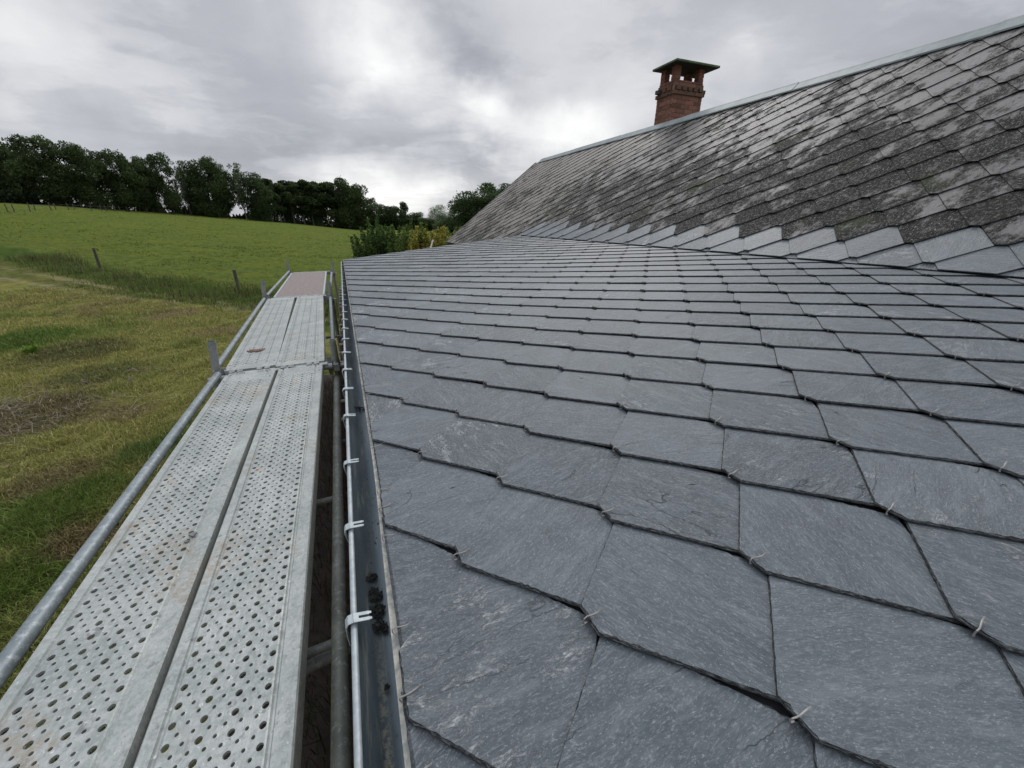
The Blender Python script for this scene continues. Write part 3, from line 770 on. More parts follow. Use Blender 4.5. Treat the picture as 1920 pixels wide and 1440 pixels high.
# outer ledgers (three bays, slightly staggered), inner ledgers
tube_part('ledger', (-.875, -3.0, DZ-.012), (-.878, .02, DZ-.012), RT, M_TUBE)
tube_part('ledger', (-.878, .06, DZ-.010), (-.905, 3.08, DZ-.005), RT, M_TUBE)
tube_part('ledger', (-.945, 3.26, DZ+.0), (-1.045, 6.10, DZ+.0), RT*.95, M_TUBE)
tube_part('ledger', (-1.030, 6.25, DZ+.02), (-1.035, 9.2, DZ+.02), RT*.9, M_TUBE)
tube_part('ledger', (-.160, -3.0, H0-1.13), (-.166, .0, H0-1.13), RT, M_TUBE_OLD)
tube_part('ledger', (-.168, .02, H0-1.13), (-.176, 3.05, H0-1.10), RT, M_TUBE_OLD)
tube_part('ledger', (-.180, 3.2, H0-1.03), (-.243, 6.05, H0-1.0), RT*.95, M_TUBE)
tube_part('ledger', (-.253, 6.2, H0-1.0), (-.262, 9.15, H0-1.0), RT*.9, M_TUBE)
def standard(x, y, top, lean=0.0, mat=M_POST, side=1):
    mb = MB(); r_ = .0242
    pts = [(x+lean*(z_-DZ), y, z_) for z_ in (0.03, 1.0, DZ-.1, top)]
    mb.tube(pts, r_, 18, cap=False)
    ptsi = [(x+lean*(z_-DZ), y, z_) for z_ in (top, top-.25)]
    mb.tube(ptsi, r_-.004, 18, cap=False)
    # annular top rim
    t_ = pts[-1]
    for k in range(18):
        a, b = 2*math.pi*k/18, 2*math.pi*(k+1)/18
        mb.poly([(t_[0]+r_*math.cos(a), t_[1]+r_*math.sin(a), t_[2]), (t_[0]+r_*math.cos(b), t_[1]+r_*math.sin(b), t_[2]),
                 (t_[0]+(r_-.004)*math.cos(b), t_[1]+(r_-.004)*math.sin(b), t_[2]), (t_[0]+(r_-.004)*math.cos(a), t_[1]+(r_-.004)*math.sin(a), t_[2])])
    st = sparent(mb.build('standard', mat, smooth=True))
    rb = MB(); zr_ = DZ-.055
    n = 32
    for k in range(n):
        a, b = 2*math.pi*k/n, 2*math.pi*(k+1)/n
        slot = (k % 8) in (3, 4)
        for ri, ro_ in (((.024, .034), (.034, .061)) if not slot else ((.024, .034), (.052, .061))):
            q = [(x+ri*math.cos(a), y+ri*math.sin(a)), (x+ro_*math.cos(a), y+ro_*math.sin(a)), (x+ro_*math.cos(b), y+ro_*math.sin(b)), (x+ri*math.cos(b), y+ri*math.sin(b))]
            rb.poly([(*p, zr_+.0045) for p in q]); rb.poly([(*p, zr_-.0045) for p in q[::-1]])
            for e0, e1 in ((0, 1), (1, 2), (2, 3), (3, 0)): rb.poly([(*q[e0], zr_-.0045), (*q[e1], zr_-.0045), (*q[e1], zr_+.0045), (*q[e0], zr_+.0045)])
    ro2 = rb.build('rosette', M_STEEL, weld=True); ro2.parent = st; ro2.matrix_parent_inverse = Matrix.Identity(4)
    # collar and spigot swelling
    cb = MB(); cb.tube([(x+lean*.0, y, DZ-.10), (x, y, DZ-.02), (x, y, DZ+.0)], [.0285, .0285, .026], 18)
    co_ = cb.build('collar', mat, smooth=True); co_.parent = st
    # wedge head of the ledger: tapered cheek towards the deck and ledger
    wb = MB()
    for dx, dy, L_ in ((side*1, 0, .075), (0, -1, .085), (0, 1, .085)):
        ax_ = np.array([dx, dy, 0.]); pr_ = np.array([-dy, dx, 0.])
        c0 = np.array([x, y, zr_])
        for sgn in (-1, 1):
            a = c0+ax_*.026+pr_*.013*sgn; b = c0+ax_*L_+pr_*.019*sgn
            wb.poly([a+[0, 0, -.03], b+[0, 0, -.02], b+[0, 0, .03], a+[0, 0, .035]])
        a0 = c0+ax_*.026; b0 = c0+ax_*L_
        wb.poly([a0+pr_*.013+[0, 0, .035], b0+pr_*.019+[0, 0, .03], b0-pr_*.019+[0, 0, .03], a0-pr_*.013+[0, 0, .035]])
        wb.poly([b0+pr_*.019+[0, 0, -.02], b0-pr_*.019+[0, 0, -.02], b0-pr_*.019+[0, 0, .03], b0+pr_*.019+[0, 0, .03]])
        w0 = c0+ax_*.045; wb.box(tuple(w0-np.array([.003+.012*abs(dx), .003+.012*abs(dy), .07])), tuple(w0+np.array([.003+.012*abs(dx), .003+.012*abs(dy), .07])))
    wo = wb.build('wedge_head', M_STEEL, weld=False); wo.parent = st
    return st
standard(-.932, 3.16, H0-.762, .12); standard(-.165, 3.14, H0-.825, 0.0, M_TUBE_OLD, -1)
standard(-1.052, 6.20, H0-.745, .09); standard(-.232, 6.12, H0-.79, 0.0, M_POST, -1)
standard(-1.05, 9.25, H0-.74, .05); standard(-.225, 9.2, H0-.80, 0.0, M_POST, -1)
standard(-.90, -.0, H0-.76, 0); standard(-.16, 0.0, H0-1.04, 0, M_TUBE_OLD, -1)
for y_, a, b in ((.0, -.88, -.18), (3.065, -.90, -.19), (6.16, -1.02, -.25), (9.2, -1.02, -.25)):
    tube_part('transom', (a, y_, DZ-.035), (b, y_, DZ-.035), .0235, M_POST)
    mb = MB(); mb.box((a+.06, y_-.028, DZ-.016), (b-.03, y_+.028, DZ-.006)); sparent(mb.build('transom_rail', M_DECK))
for y_, z_ in ((.97, 1.16), (1.72, 1.16), (4.6, 1.12)):      # short tie tubes from ledger to wall
    tube_part('wall_tie', (-.30, y_, H0-z_-.06), (-.13, y_+.01, H0-z_-.06), .014, M_POST, 10)
tube_part('wall_tie', (-.30, .97, H0-1.28), (-.14, .98, H0-1.26), .02, M_POST, 10)
# diagonal lower ledgers and braces seen past the deck edge
tube_part('ledger', (-.93, 3.2, 1.2), (-1.04, 6.1, 1.2), RT, M_POST); tube_part('ledger', (-.90, .05, 1.2), (-.925, 3.1, 1.2), RT, M_POST)
tube_part('ledger', (-.17, .05, .3), (-.18, 3.1, .3), RT, M_POST)
# ================================================================== loose bits
def flake(name, cx, cy, z, sx, sy, th, mat, label, cat, n=14, seed=1, group=None):
    r_ = np.random.default_rng(seed); mb = MB()
    an = np.sort(r_.uniform(0, 2*math.pi, n)); rr = r_.uniform(.55, 1.05, n)
    top = [(cx+sx*rr[k]*math.cos(an[k]), cy+sy*rr[k]*math.sin(an[k]), z+th+r_.uniform(0, th)) for k in range(n)]
    bot = [(p[0], p[1], z+.0005) for p in top]
    mb.poly(top); mb.poly(bot[::-1])
    for k in range(n): mb.poly([bot[k], bot[(k+1) % n], top[(k+1) % n], top[k]])
    o = mb.build(name, mat, weld=False); tagit(o, label, cat, group); return o
flake('rusty_flake', -.745, 3.57, DZ+.001, .075, .05, .004, M_RUSTS, 'brown torn flake lying on the second left deck plank', 'debris', 16, 3)
flake('slate_chip', -.594, 1.345, DZ+.0015, .013, .016, .004, M_CHIP, 'small dark slate chip beside a hole near the middle of the nearest left plank', 'slate chip', 6, 5)
flake('slate_chip', -.605, 1.315, DZ+.0015, .012, .007, .003, M_CHIP, 'flatter slate chip just nearer than the dark chip on the left plank', 'slate chip', 6, 6)
def clump(cx, cy, r, n, label, seed):
    r_ = np.random.default_rng(seed); mb = MB()
    for k in range(n):
        a = r_.uniform(0, 2*math.pi); q = r*math.sqrt(r_.random())
        x, y = cx+q*math.cos(a)*.8, cy+q*math.sin(a)*.95; s = r_.uniform(.0022, .0065)
        dx = x-(gx(y)+RG); zz_ = zc-math.sqrt(max(RG**2*1.1-dx*dx, 1e-6))+.002
        P0 = np.array([x, y, zz_+s*.4+max(0, .01-q*.2)])
        ic = r_.normal(size=(7, 3)); ic /= np.linalg.norm(ic, axis=1)[:, None]; pts = P0+ic*s*r_.uniform(.5, 1.7, (7, 1))*np.array([1.15, 1.15, .55])
        for t_ in range(12): i3 = r_.choice(7, 3, replace=False); mb.poly(pts[i3])
    o = mb.build('moss_clump', M_MOSS, weld=False); tagit(o, label, 'moss', 'moss clumps fallen in the gutter'); return o
clump(-0.048, 0.803, .013, 30, 'thin scatter of dark moss crumbs, farthest of the four near clumps in the gutter', 1)
clump(-0.046, 0.750, .018, 60, 'dark moss clump in the gutter, second farthest of the four near clumps', 2)
clump(-0.043, 0.704, .017, 75, 'roundest dark moss clump in the gutter, between two similar clumps', 3)
clump(-0.042, 0.662, .016, 60, 'nearest dark moss clump in the gutter beside the forked clip', 4)
clump(-0.042, 0.530, .004, 3, 'single dark moss crumb lying alone in the nearest stretch of gutter', 5)
clump(-0.032, 1.830, .028, 22, 'straggly dark moss and twigs in the middle stretch of gutter', 6)
r_ = np.random.default_rng(77); mb = MB()
for k in range(150):
    y = r_.uniform(.45, 6.5) if k < 70 else r_.uniform(.85, 2.2); x = gx(y)+RG+r_.normal(-.008, .010); s_ = r_.uniform(.0012, .0042)
    dx = x-(gx(y)+RG); z_ = zc-math.sqrt(max(RG**2*1.1-dx*dx, 1e-6))+.002
    ic = r_.normal(size=(6, 3)); ic /= np.linalg.norm(ic, axis=1)[:, None]; pts = np.array([x, y, z_+s_*.3])+ic*s_*np.array([1, 1.6, .5])
    for t_ in range(8): i3 = r_.choice(6, 3, replace=False); mb.poly(pts[i3])
o = mb.build('moss_crumbs', M_MOSS, weld=False); o['kind'] = 'stuff'
# dark slivers dropped on the new slates
for px, py, L_, an, lab in ((1298, 911, .020, -.6, 'thin dark slate sliver lying right of centre on the new slates'), (849, 917, .016, .1, 'thin dark sliver lying on the slate beside the gutter'), (1091, 711, .018, -.5, 'small dark sliver lying farthest up the new slates')):
    q = hit(px, py, PL1.n, PL1.c)+np.array([0, 0, H0])+PL1.n*.004; d_ = np.array([math.cos(an)*RV[0]+.3, math.cos(an)*RV[1]+math.sin(an), 0]); d_ /= np.linalg.norm(d_); d_[2] = d_[0]*math.tan(TH1)
    mb = MB(); mb.tube([q-d_*L_*.5, q+PL1.n*.001, q+d_*L_*.5+PL1.n*.002], [.0006, .0013, .0005], 5)
    tagit(mb.build('slate_sliver', M_MOSS), lab, 'debris', 'dark slivers on the new slates')
# ================================================================== TERRAIN
TAB = np.array([(-900, 360, 75), (-300, 372, 80), (0, 380, 85), (120, 386, 95), (240, 395, 112), (320, 400, 120), (480, 412.5, 135), (544, 418, 142), (622, 426, 150), (669, 431, 150), (800, 432, 150), (1000, 430, 150), (1900, 430, 150)], float)
taz, trr, tzz = [], [], []
for px, py, Zc in TAB:
    r_ = ray(px, py)*Zc; taz.append(math.atan2(r_[0], r_[1])); trr.append(math.hypot(r_[0], r_[1])); tzz.append(r_[2])
taz, trr, tzz = map(np.array, (taz, trr, tzz))
def _vn(x, y, seed):
    tb = np.random.default_rng(500+seed).normal(0, 1, (256, 256))
    xi = np.floor(x).astype(int); yi = np.floor(y).astype(int); u = x-xi; v = y-yi; u = u*u*(3-2*u); v = v*v*(3-2*v)
    g00 = tb[xi & 255, yi & 255]; g10 = tb[(xi+1) & 255, yi & 255]; g01 = tb[xi & 255, (yi+1) & 255]; g11 = tb[(xi+1) & 255, (yi+1) & 255]
    return (g00*(1-u)+g10*u)*(1-v)+(g01*(1-u)+g11*u)*v
def vnoise(x, y, seed=0):
    x = np.asarray(x, float); y = np.asarray(y, float); s = 0; a = math.cos(.6), math.sin(.6)
    for k in range(5):
        s = s+_vn(x*.28+13.7*k+900, y*.28+7.1*k+900, seed*7+k)/(1.45**k); x, y = (x*a[0]-y*a[1])*1.95, (x*a[1]+y*a[0])*1.95
    return s*1.25
def gz(x, y):
    x = np.asarray(x, float); y = np.asarray(y, float)
    r_ = np.hypot(x, y); az = np.arctan2(x, y)
    R = np.interp(az, taz, trr); zcst = np.interp(az, taz, tzz)
    k_ = np.clip((r_-27)/(R-27), 0, 1); k_ = k_*k_*(3-2*k_)*.25+k_*.75
    z = -3.2+(zcst+3.2)*k_
    z = np.where(r_ > R, zcst-(r_-R)*.02, z); z = np.maximum(z, -12)
    z = z+.02*vnoise(x*2, y*2, 1)*np.clip((r_-3)/10, 0, 1)
    return z+H0
A0 = gpt(193, 515); B0 = gpt(449, 548)
FD = (B0-A0)[:2]; FD = FD/np.linalg.norm(FD); FN = np.array([-FD[1], FD[0]])
if FN@A0[:2] < 0: FN = -FN          # towards the field
def fside(x, y): return (x-A0[0])*FN[0]+(y-A0[1])*FN[1]
ru = [(gpt(0, 517), gpt(389, 564)), (gpt(0, 533), gpt(400, 575))]
def ldist(x, y, a, b):
    d = (b-a)[:2]; d = d/np.linalg.norm(d); n = np.array([-d[1], d[0]]); return (x-a[0])*n[0]+(y-a[1])*n[1]
def sm_(v, a, b): t_ = np.clip((v-a)/(b-a), 0, 1); return t_*t_*(3-2*t_)
PATCH = [(gpt(40, 640), 1.6, (.055, .10, .018)), (gpt(70, 960), .8, (.06, .10, .018)), (gpt(150, 660), 1.2, (.07, .075, .03)), (gpt(40, 780), 1.1, (.10, .085, .05)),
         (gpt(230, 770), .45, (.17, .145, .07)), (gpt(60, 1090), .5, (.06, .10, .018)), (gpt(330, 590), .9, (.19, .15, .08)), (gpt(420, 620), .8, (.20, .17, .08)), (gpt(100, 900), .5, (.14, .12, .055)),
         (gpt(170, 1010), .3, (.13, .10, .05)), (gpt(200, 700), .8, (.09, .10, .035)), (gpt(300, 840), .5, (.06, .10, .025))]
def gcol(x, y):
    x = np.asarray(x, float); y = np.asarray(y, float)
    fs = fside(x, y); n = vnoise(x*3.1, y*3.1, 3)*.5; n2 = vnoise(x*.9, y*.9, 5)*.5
    field = np.array((.112, .145, .030)); lawn = np.array((.200, .200, .062)); lush = np.array((.065, .105, .022))
    c = np.zeros(x.shape+(3,)); c[:] = lawn
    k = sm_(n+n2, -.2, 1.1)[..., None]; c = c*(1-k*.6)+np.array((.085, .125, .028))*k*.6
    k = sm_(n-n2, .7, 1.7)[..., None]; c = c*(1-k*.7)+np.array((.19, .165, .075))*k*.55
    for ctr, rad, pc in PATCH:
        d = np.hypot(x-ctr[0], y-ctr[1])/rad+.25*n; k = (1-sm_(d, .5, 1.25))[..., None]*.9; c = c*(1-k)+np.array(pc)*k
    rr_ = np.hypot(x, y); c = c*(.93+.17*sm_(rr_, 4, 11))[..., None]
    d1 = ldist(x, y, *ru[0]); d2 = ldist(x, y, *ru[1])
    # darker grass from the second rut to the fence
    sgn = np.sign(ldist(A0[0], A0[1], *ru[1])); k = sm_(d2*sgn+.3*n, -.4, .5)[..., None]; c = c*(1-k)+np.array((.125, .140, .042))*k
    k = sm_(fs+.4*n, -3.2, -1.5)[..., None]; c = c*(1-k)+lush*k
    for d in (d1, d2):
        k = (1-sm_(np.abs(d)+.12*n, .10, .40))[..., None]*sm_(n+n2, -1.2, .2)[..., None]*.85; c = c*(1-k)+np.array((.24, .22, .12))*k
    k = sm_(fs+.3*n2, -.2, .8)[..., None]; c = c*(1-k)+field*k
    r_ = np.hypot(x, y); kk = (sm_(n2, .2, 1.2)*sm_(fs, 0, 3))[..., None]; c = c*(1-kk*.25)+np.array((.12, .15, .028))*kk*.25
    return c
az = np.concatenate([np.linspace(-math.pi, -1.25, 30)[:-1], np.linspace(-1.25, .35, 420), np.linspace(.35, math.pi, 40)[1:]])
rad = np.concatenate([[0.0, .8], 1.5*1.0235**np.arange(0, 205), np.geomspace(185, 3000, 26)])
AZ, RA = np.meshgrid(az, rad); GX, GY = RA*np.sin(AZ), RA*np.cos(AZ); GZ_ = gz(GX, GY)
GC = gcol(GX, GY)
na, nr = len(az), len(rad); idx = np.arange(na*nr).reshape(nr, na)
Fq = np.stack([idx[:-1, :-1], idx[:-1, 1:], idx[1:, 1:], idx[1:, :-1]], -1).reshape(-1, 4)[:, ::-1]
g = fast_mesh('ground', np.stack([GX, GY, GZ_], -1).reshape(-1, 3), Fq, GC.reshape(-1, 3), M_GROUND); g['kind'] = 'structure'
g.data.polygons.foreach_set('use_smooth', np.ones(len(g.data.polygons), bool))
# ------------------------------------------------------------------ blades
def blades(name, x, y, hgt, wid, col, lean=.5, z=None, parent=None, mat=None):
    n = len(x); z = gz(x, y) if z is None else z
    a = rng.uniform(0, 2*math.pi, n); l = rng.normal(0, lean, n); la = rng.uniform(0, 2*math.pi, n)
    wx, wy = np.cos(a)*wid/2, np.sin(a)*wid/2
    tx, ty = np.cos(la)*l*hgt, np.sin(la)*l*hgt
    base = np.stack([x, y, z-.01], -1)
    V = np.zeros((n, 5, 3))
    V[:, 0] = base+np.stack([-wx, -wy, np.zeros(n)], -1); V[:, 1] = base+np.stack([wx, wy, np.zeros(n)], -1)
    mid = base+np.stack([tx*.35, ty*.35, hgt*.62], -1)
    V[:, 2] = mid+np.stack([wx*.8, wy*.8, np.zeros(n)], -1); V[:, 3] = mid+np.stack([-wx*.8, -wy*.8, np.zeros(n)], -1)
    V[:, 4] = base+np.stack([tx, ty, hgt*np.sqrt(np.clip(1-.3*l*l, .15, 1))], -1)
    I = np.arange(n)[:, None]*5
    Ft = np.concatenate([I+[0, 1, 2], I+[0, 2, 3], I+[3, 2, 4]]).astype(np.int32)
    return fast_mesh(name, V.reshape(-1, 3), Ft, np.repeat(col, 5, 0), mat or M_GRASS, parent)
def inview(x, y, z=-3.2, m=40):
    P_ = np.stack([x, y, np.full_like(x, z)], -1); dz = P_@FV; px = P_@RV/dz*f+960; py = P_@DV/dz*f+720
    return (dz > 0) & (px > -m) & (px < 720) & (py < 1440+m)
N = 900000
r_ = 3.0*np.exp(rng.random(N)*math.log(30/3.0)); a_ = rng.uniform(-1.25, .12, N)
x, y = r_*np.sin(a_), r_*np.cos(a_)
dens = sm_(vnoise(x*5, y*5, 8)*.5, -1.3, .8)*.8+.25
keep = inview(x, y) & (x < -.95) & (rng.random(N) < dens) & (fside(x, y) < 1.5)
keep &= (rng.random(N) < .15+sm_(np.minimum(np.abs(ldist(x, y, *ru[0])), np.abs(ldist(x, y, *ru[1]))), .15, .6))
x, y, r_ = x[keep], y[keep], r_[keep]
c = gcol(x, y); nzz = vnoise(x*4, y*4, 9)*.5
j = rng.uniform(.6, 1.5, len(x))[:, None]; dry = (rng.random(len(x)) < .16)[:, None]
c = np.where(dry, np.array((.30, .26, .13)), c*1.25)*j
lushk = np.clip((c[:, 1]-c[:, 0])*12, 0, 1.2)
hgt = (.035+.05*rng.random(len(x)))*(1+.6*np.clip(nzz, -1, 1.4)+.8*lushk)*(1+r_/45)
wid = .0045+r_*.00075
blades('grass', x, y, hgt, wid, c, .9)['kind'] = 'stuff'
# rough weeds along the near fence
N = 42000; u = rng.uniform(-8, 28, N); v = rng.normal(-.9, .75, N); xy = A0[:2]+np.outer(u, FD)+np.outer(v, FN)
x, y = xy[:, 0], xy[:, 1]; nn = vnoise(x*2.2, y*2.2, 12)*.5
k = (inview(x, y) & (rng.random(N) < (.15+.85*sm_(nn, -1.5, 1.6)))); x, y, nn = x[k], y[k], nn[k]
c = np.array((.095, .125, .038))*rng.uniform(.4, 1.8, len(x))[:, None]; dd = rng.random(len(x)) < .22; c[dd] = np.array((.15, .13, .06))
blades('weeds', x, y, (.06+.55*rng.random(len(x))**3.5)*(.45+.6*np.clip(nn, 0, 1.6)), .028+0*x, c, .45)['kind'] = 'stuff'
N = 70000; r_ = 28*np.exp(rng.random(N)*math.log(140/28.)); a_ = rng.uniform(-1.2, .1, N); x, y = r_*np.sin(a_), r_*np.cos(a_)
tt = vnoise(x*1.3, y*1.3, 21)*.5+.35*vnoise(x*4, y*4, 22); k = inview(x, y) & (fside(x, y) > .5) & (rng.random(N) < sm_(tt, -.6, 1.4)); x, y, r_, tt = x[k], y[k], r_[k], tt[k]
c = gcol(x, y)*rng.uniform(.8, 1.35, len(x))[:, None]*np.clip(1.05-.12*tt, .7, 1.3)[:, None]
blades('field_grass', x, y, (.03+.05*rng.random(len(x)))*(1+.5*np.clip(tt, 0, 1)), .02+r_*.0011, c, .8)['kind'] = 'stuff'
# bleached stalks of a cleared patch
ctr = gpt(50, 770); N = 420; x = ctr[0]+rng.normal(0, .75, N); y = ctr[1]+rng.normal(0, 1.0, N)
mb = MB()
for k in range(N):
    z = float(gz(x[k], y[k])); a = rng.uniform(0, 6.28); L = rng.uniform(.12, .45); hh = rng.uniform(.02, .12); r0_ = rng.uniform(.003, .006)
    c_ = np.array((.36, .31, .23))*rng.uniform(.4, 1.2)
    mb.tube([(x[k], y[k], z+.01), (x[k]+L*.5*math.cos(a), y[k]+L*.5*math.sin(a), z+hh), (x[k]+L*math.cos(a+.5), y[k]+L*math.sin(a+.5), z+.02)], r0_, 4, col=tuple(c_))
o = mb.build('dead_stalks', M_GRASS, weld=False); o['kind'] = 'stuff'
# soil and dry stalks between deck and wall
mb = MB(); ys_ = np.linspace(-2, 9, 24)
sxl, sxr = -1.35, -.1
mb2 = MB()
pts = [[(x_, y_, H0*0+.03+.025*math.sin(9*x_+3*y_)+(.02 if 0 < i < 5 else -.06)) for i, x_ in enumerate(np.linspace(sxl, sxr, 6))] for y_ in ys_]
for a in range(len(ys_)-1):
    for b in range(5): mb2.poly([pts[a][b], pts[a][b+1], pts[a+1][b+1], pts[a+1][b]])
so_ = mb2.build('soil_strip', simple('dark_soil', (.012, .009, .007), .95, 0, (.03, .021, .016), 12, .8), smooth=True); so_['kind'] = 'structure'
N = 2600; x = rng.uniform(-.75, -.14, N); y = rng.uniform(.2, 8.5, N)
c = np.where((rng.random(N) < .5)[:, None], np.array((.07, .05, .03)), np.array((.03, .04, .012)))*rng.uniform(.3, 1.2, N)[:, None]
blades('dry_weeds', x, y, .08+.35*rng.random(N)**2, .006+0*x, c, .6, z=np.full(N, .05))['kind'] = 'stuff'
# light green broad-leaved plant on the lawn
ctr = gpt(63, 665); mb = MB()
zb = float(gz(ctr[0], ctr[1]))
for k in range(46):
    a = rng.uniform(0, 6.28); L = rng.uniform(.12, .30); t_ = rng.uniform(.5, 1.3); wl = L*.28
    d_ = np.array([math.cos(a)*math.cos(t_), math.sin(a)*math.cos(t_), math.sin(t_)]); s_ = np.array([-math.sin(a), math.cos(a), 0])
    o_ = np.array([ctr[0], ctr[1], zb])+np.array([rng.normal(0, .02), rng.normal(0, .02), .02])
    c_ = tuple(np.array((.16, .26, .04))*rng.uniform(.7, 1.2))
    mb.poly([o_, o_+d_*L*.5-s_*wl, o_+d_*L, o_+d_*L*.5+s_*wl], col=c_)
tagit(mb.build('dock_plant', M_GRASS, weld=False), 'pale green leafy clump standing in the rough lawn at the left', 'plant')
# ------------------------------------------------------------------ fences
def post_mesh(h, r, name='post'):
    mb = MB(); mb.tube([(0, 0, -.1), (.005, 0, h*.5), (0, .004, h*.98), (0, 0, h)], [r, r*.98, r*.93, r*.6], 9); return mb.build(name, M_WOOD, smooth=True)
nf = tagit(empty('near_fence', (A0[0], A0[1], float(gz(A0[0], A0[1])))), 'old wooden post and wire fence along the weeds below the field', 'fence')
def at(parent, o, x, y, z, rx=0, ry=0):
    o.parent = parent; o.location = (x-parent.location[0], y-parent.location[1], z-parent.location[2]); o.rotation_euler = (rx, ry, rng.uniform(0, 3))
npos = []
for k, d_ in enumerate((-24.0, 0, float((B0-A0)[:2]@FD), 24)):
    p = A0[:2]+FD*d_; o = post_mesh(1.2 if k != 2 else 1.0, .075); at(nf, o, p[0], p[1], float(gz(*p)), rng.normal(0, .03), rng.normal(0, .03)); npos.append((*p, float(gz(*p))))
mb = MB()
for hh in (.45, .8, 1.1):
    pts = []
    for (a, b) in zip(npos[:-1], npos[1:]):
        for t_ in np.linspace(0, 1, 8)[:-1]:
            q = np.array(a)*(1-t_)+np.array(b)*t_; pts.append((q[0], q[1], float(gz(q[0], q[1]))+hh-.12*math.sin(math.pi*t_)))
    mb.tube(pts, .0035, 4)
wo = mb.build('wire', M_WIRE); wo.parent = nf; wo.matrix_parent_inverse = Matrix.Translation(-nf.location)
# far fence along the top of the field
fp = [(15, 397, 60), (27, 397, 62), (58, 399, 65), (69, 400.5, 69), (99, 401, 72), (108, 400, 75), (133, 403, 79), (144, 403, 82), (175, 404, 85), (194, 404.5, 89), (203, 404.5, 92),
      (220, 405, 96), (229, 405, 99), (243, 405.5, 102), (253, 406, 105), (266, 407, 107), (275, 407.5, 109), (292, 408, 110), (304, 408.5, 111), (312, 409, 112), (320, 409.5, 113), (328, 410, 114), (336, 410.5, 115),
      (345, 411, 116), (352, 411, 117), (361, 411.5, 118), (373, 412, 119), (384, 412.5, 120), (395, 413, 121), (408, 413.5, 122), (420, 414, 123), (434, 414.6, 124)]
ff = tagit(empty('far_fence', (0, 60, 2)), 'long row of thin fence posts along the top of the green field before the trees', 'fence')
pm_ = post_mesh(1.35, .075); pme_ = pm_.data; bpy.data.objects.remove(pm_)
wp = []
for px, py, Zc in fp:
    r_ = ray(px, py)*Zc; z_ = float(gz(r_[0], r_[1])); o = bpy.data.objects.new('post', pme_); COL.objects.link(o)
    at(ff, o, r_[0], r_[1], z_, rng.normal(0, .03), rng.normal(0, .05)); o.scale = (1, 1, rng.uniform(.8, 1.05)); wp.append((r_[0], r_[1], z_))
mb = MB(); mb.tube([(a, b, c_+.95) for a, b, c_ in wp], .010, 4); mb.tube([(a, b, c_+.5) for a, b, c_ in wp], .010, 4)
wo = mb.build('wire', M_WIRE); wo.parent = ff; wo.matrix_parent_inverse = Matrix.Translation(-ff.location)
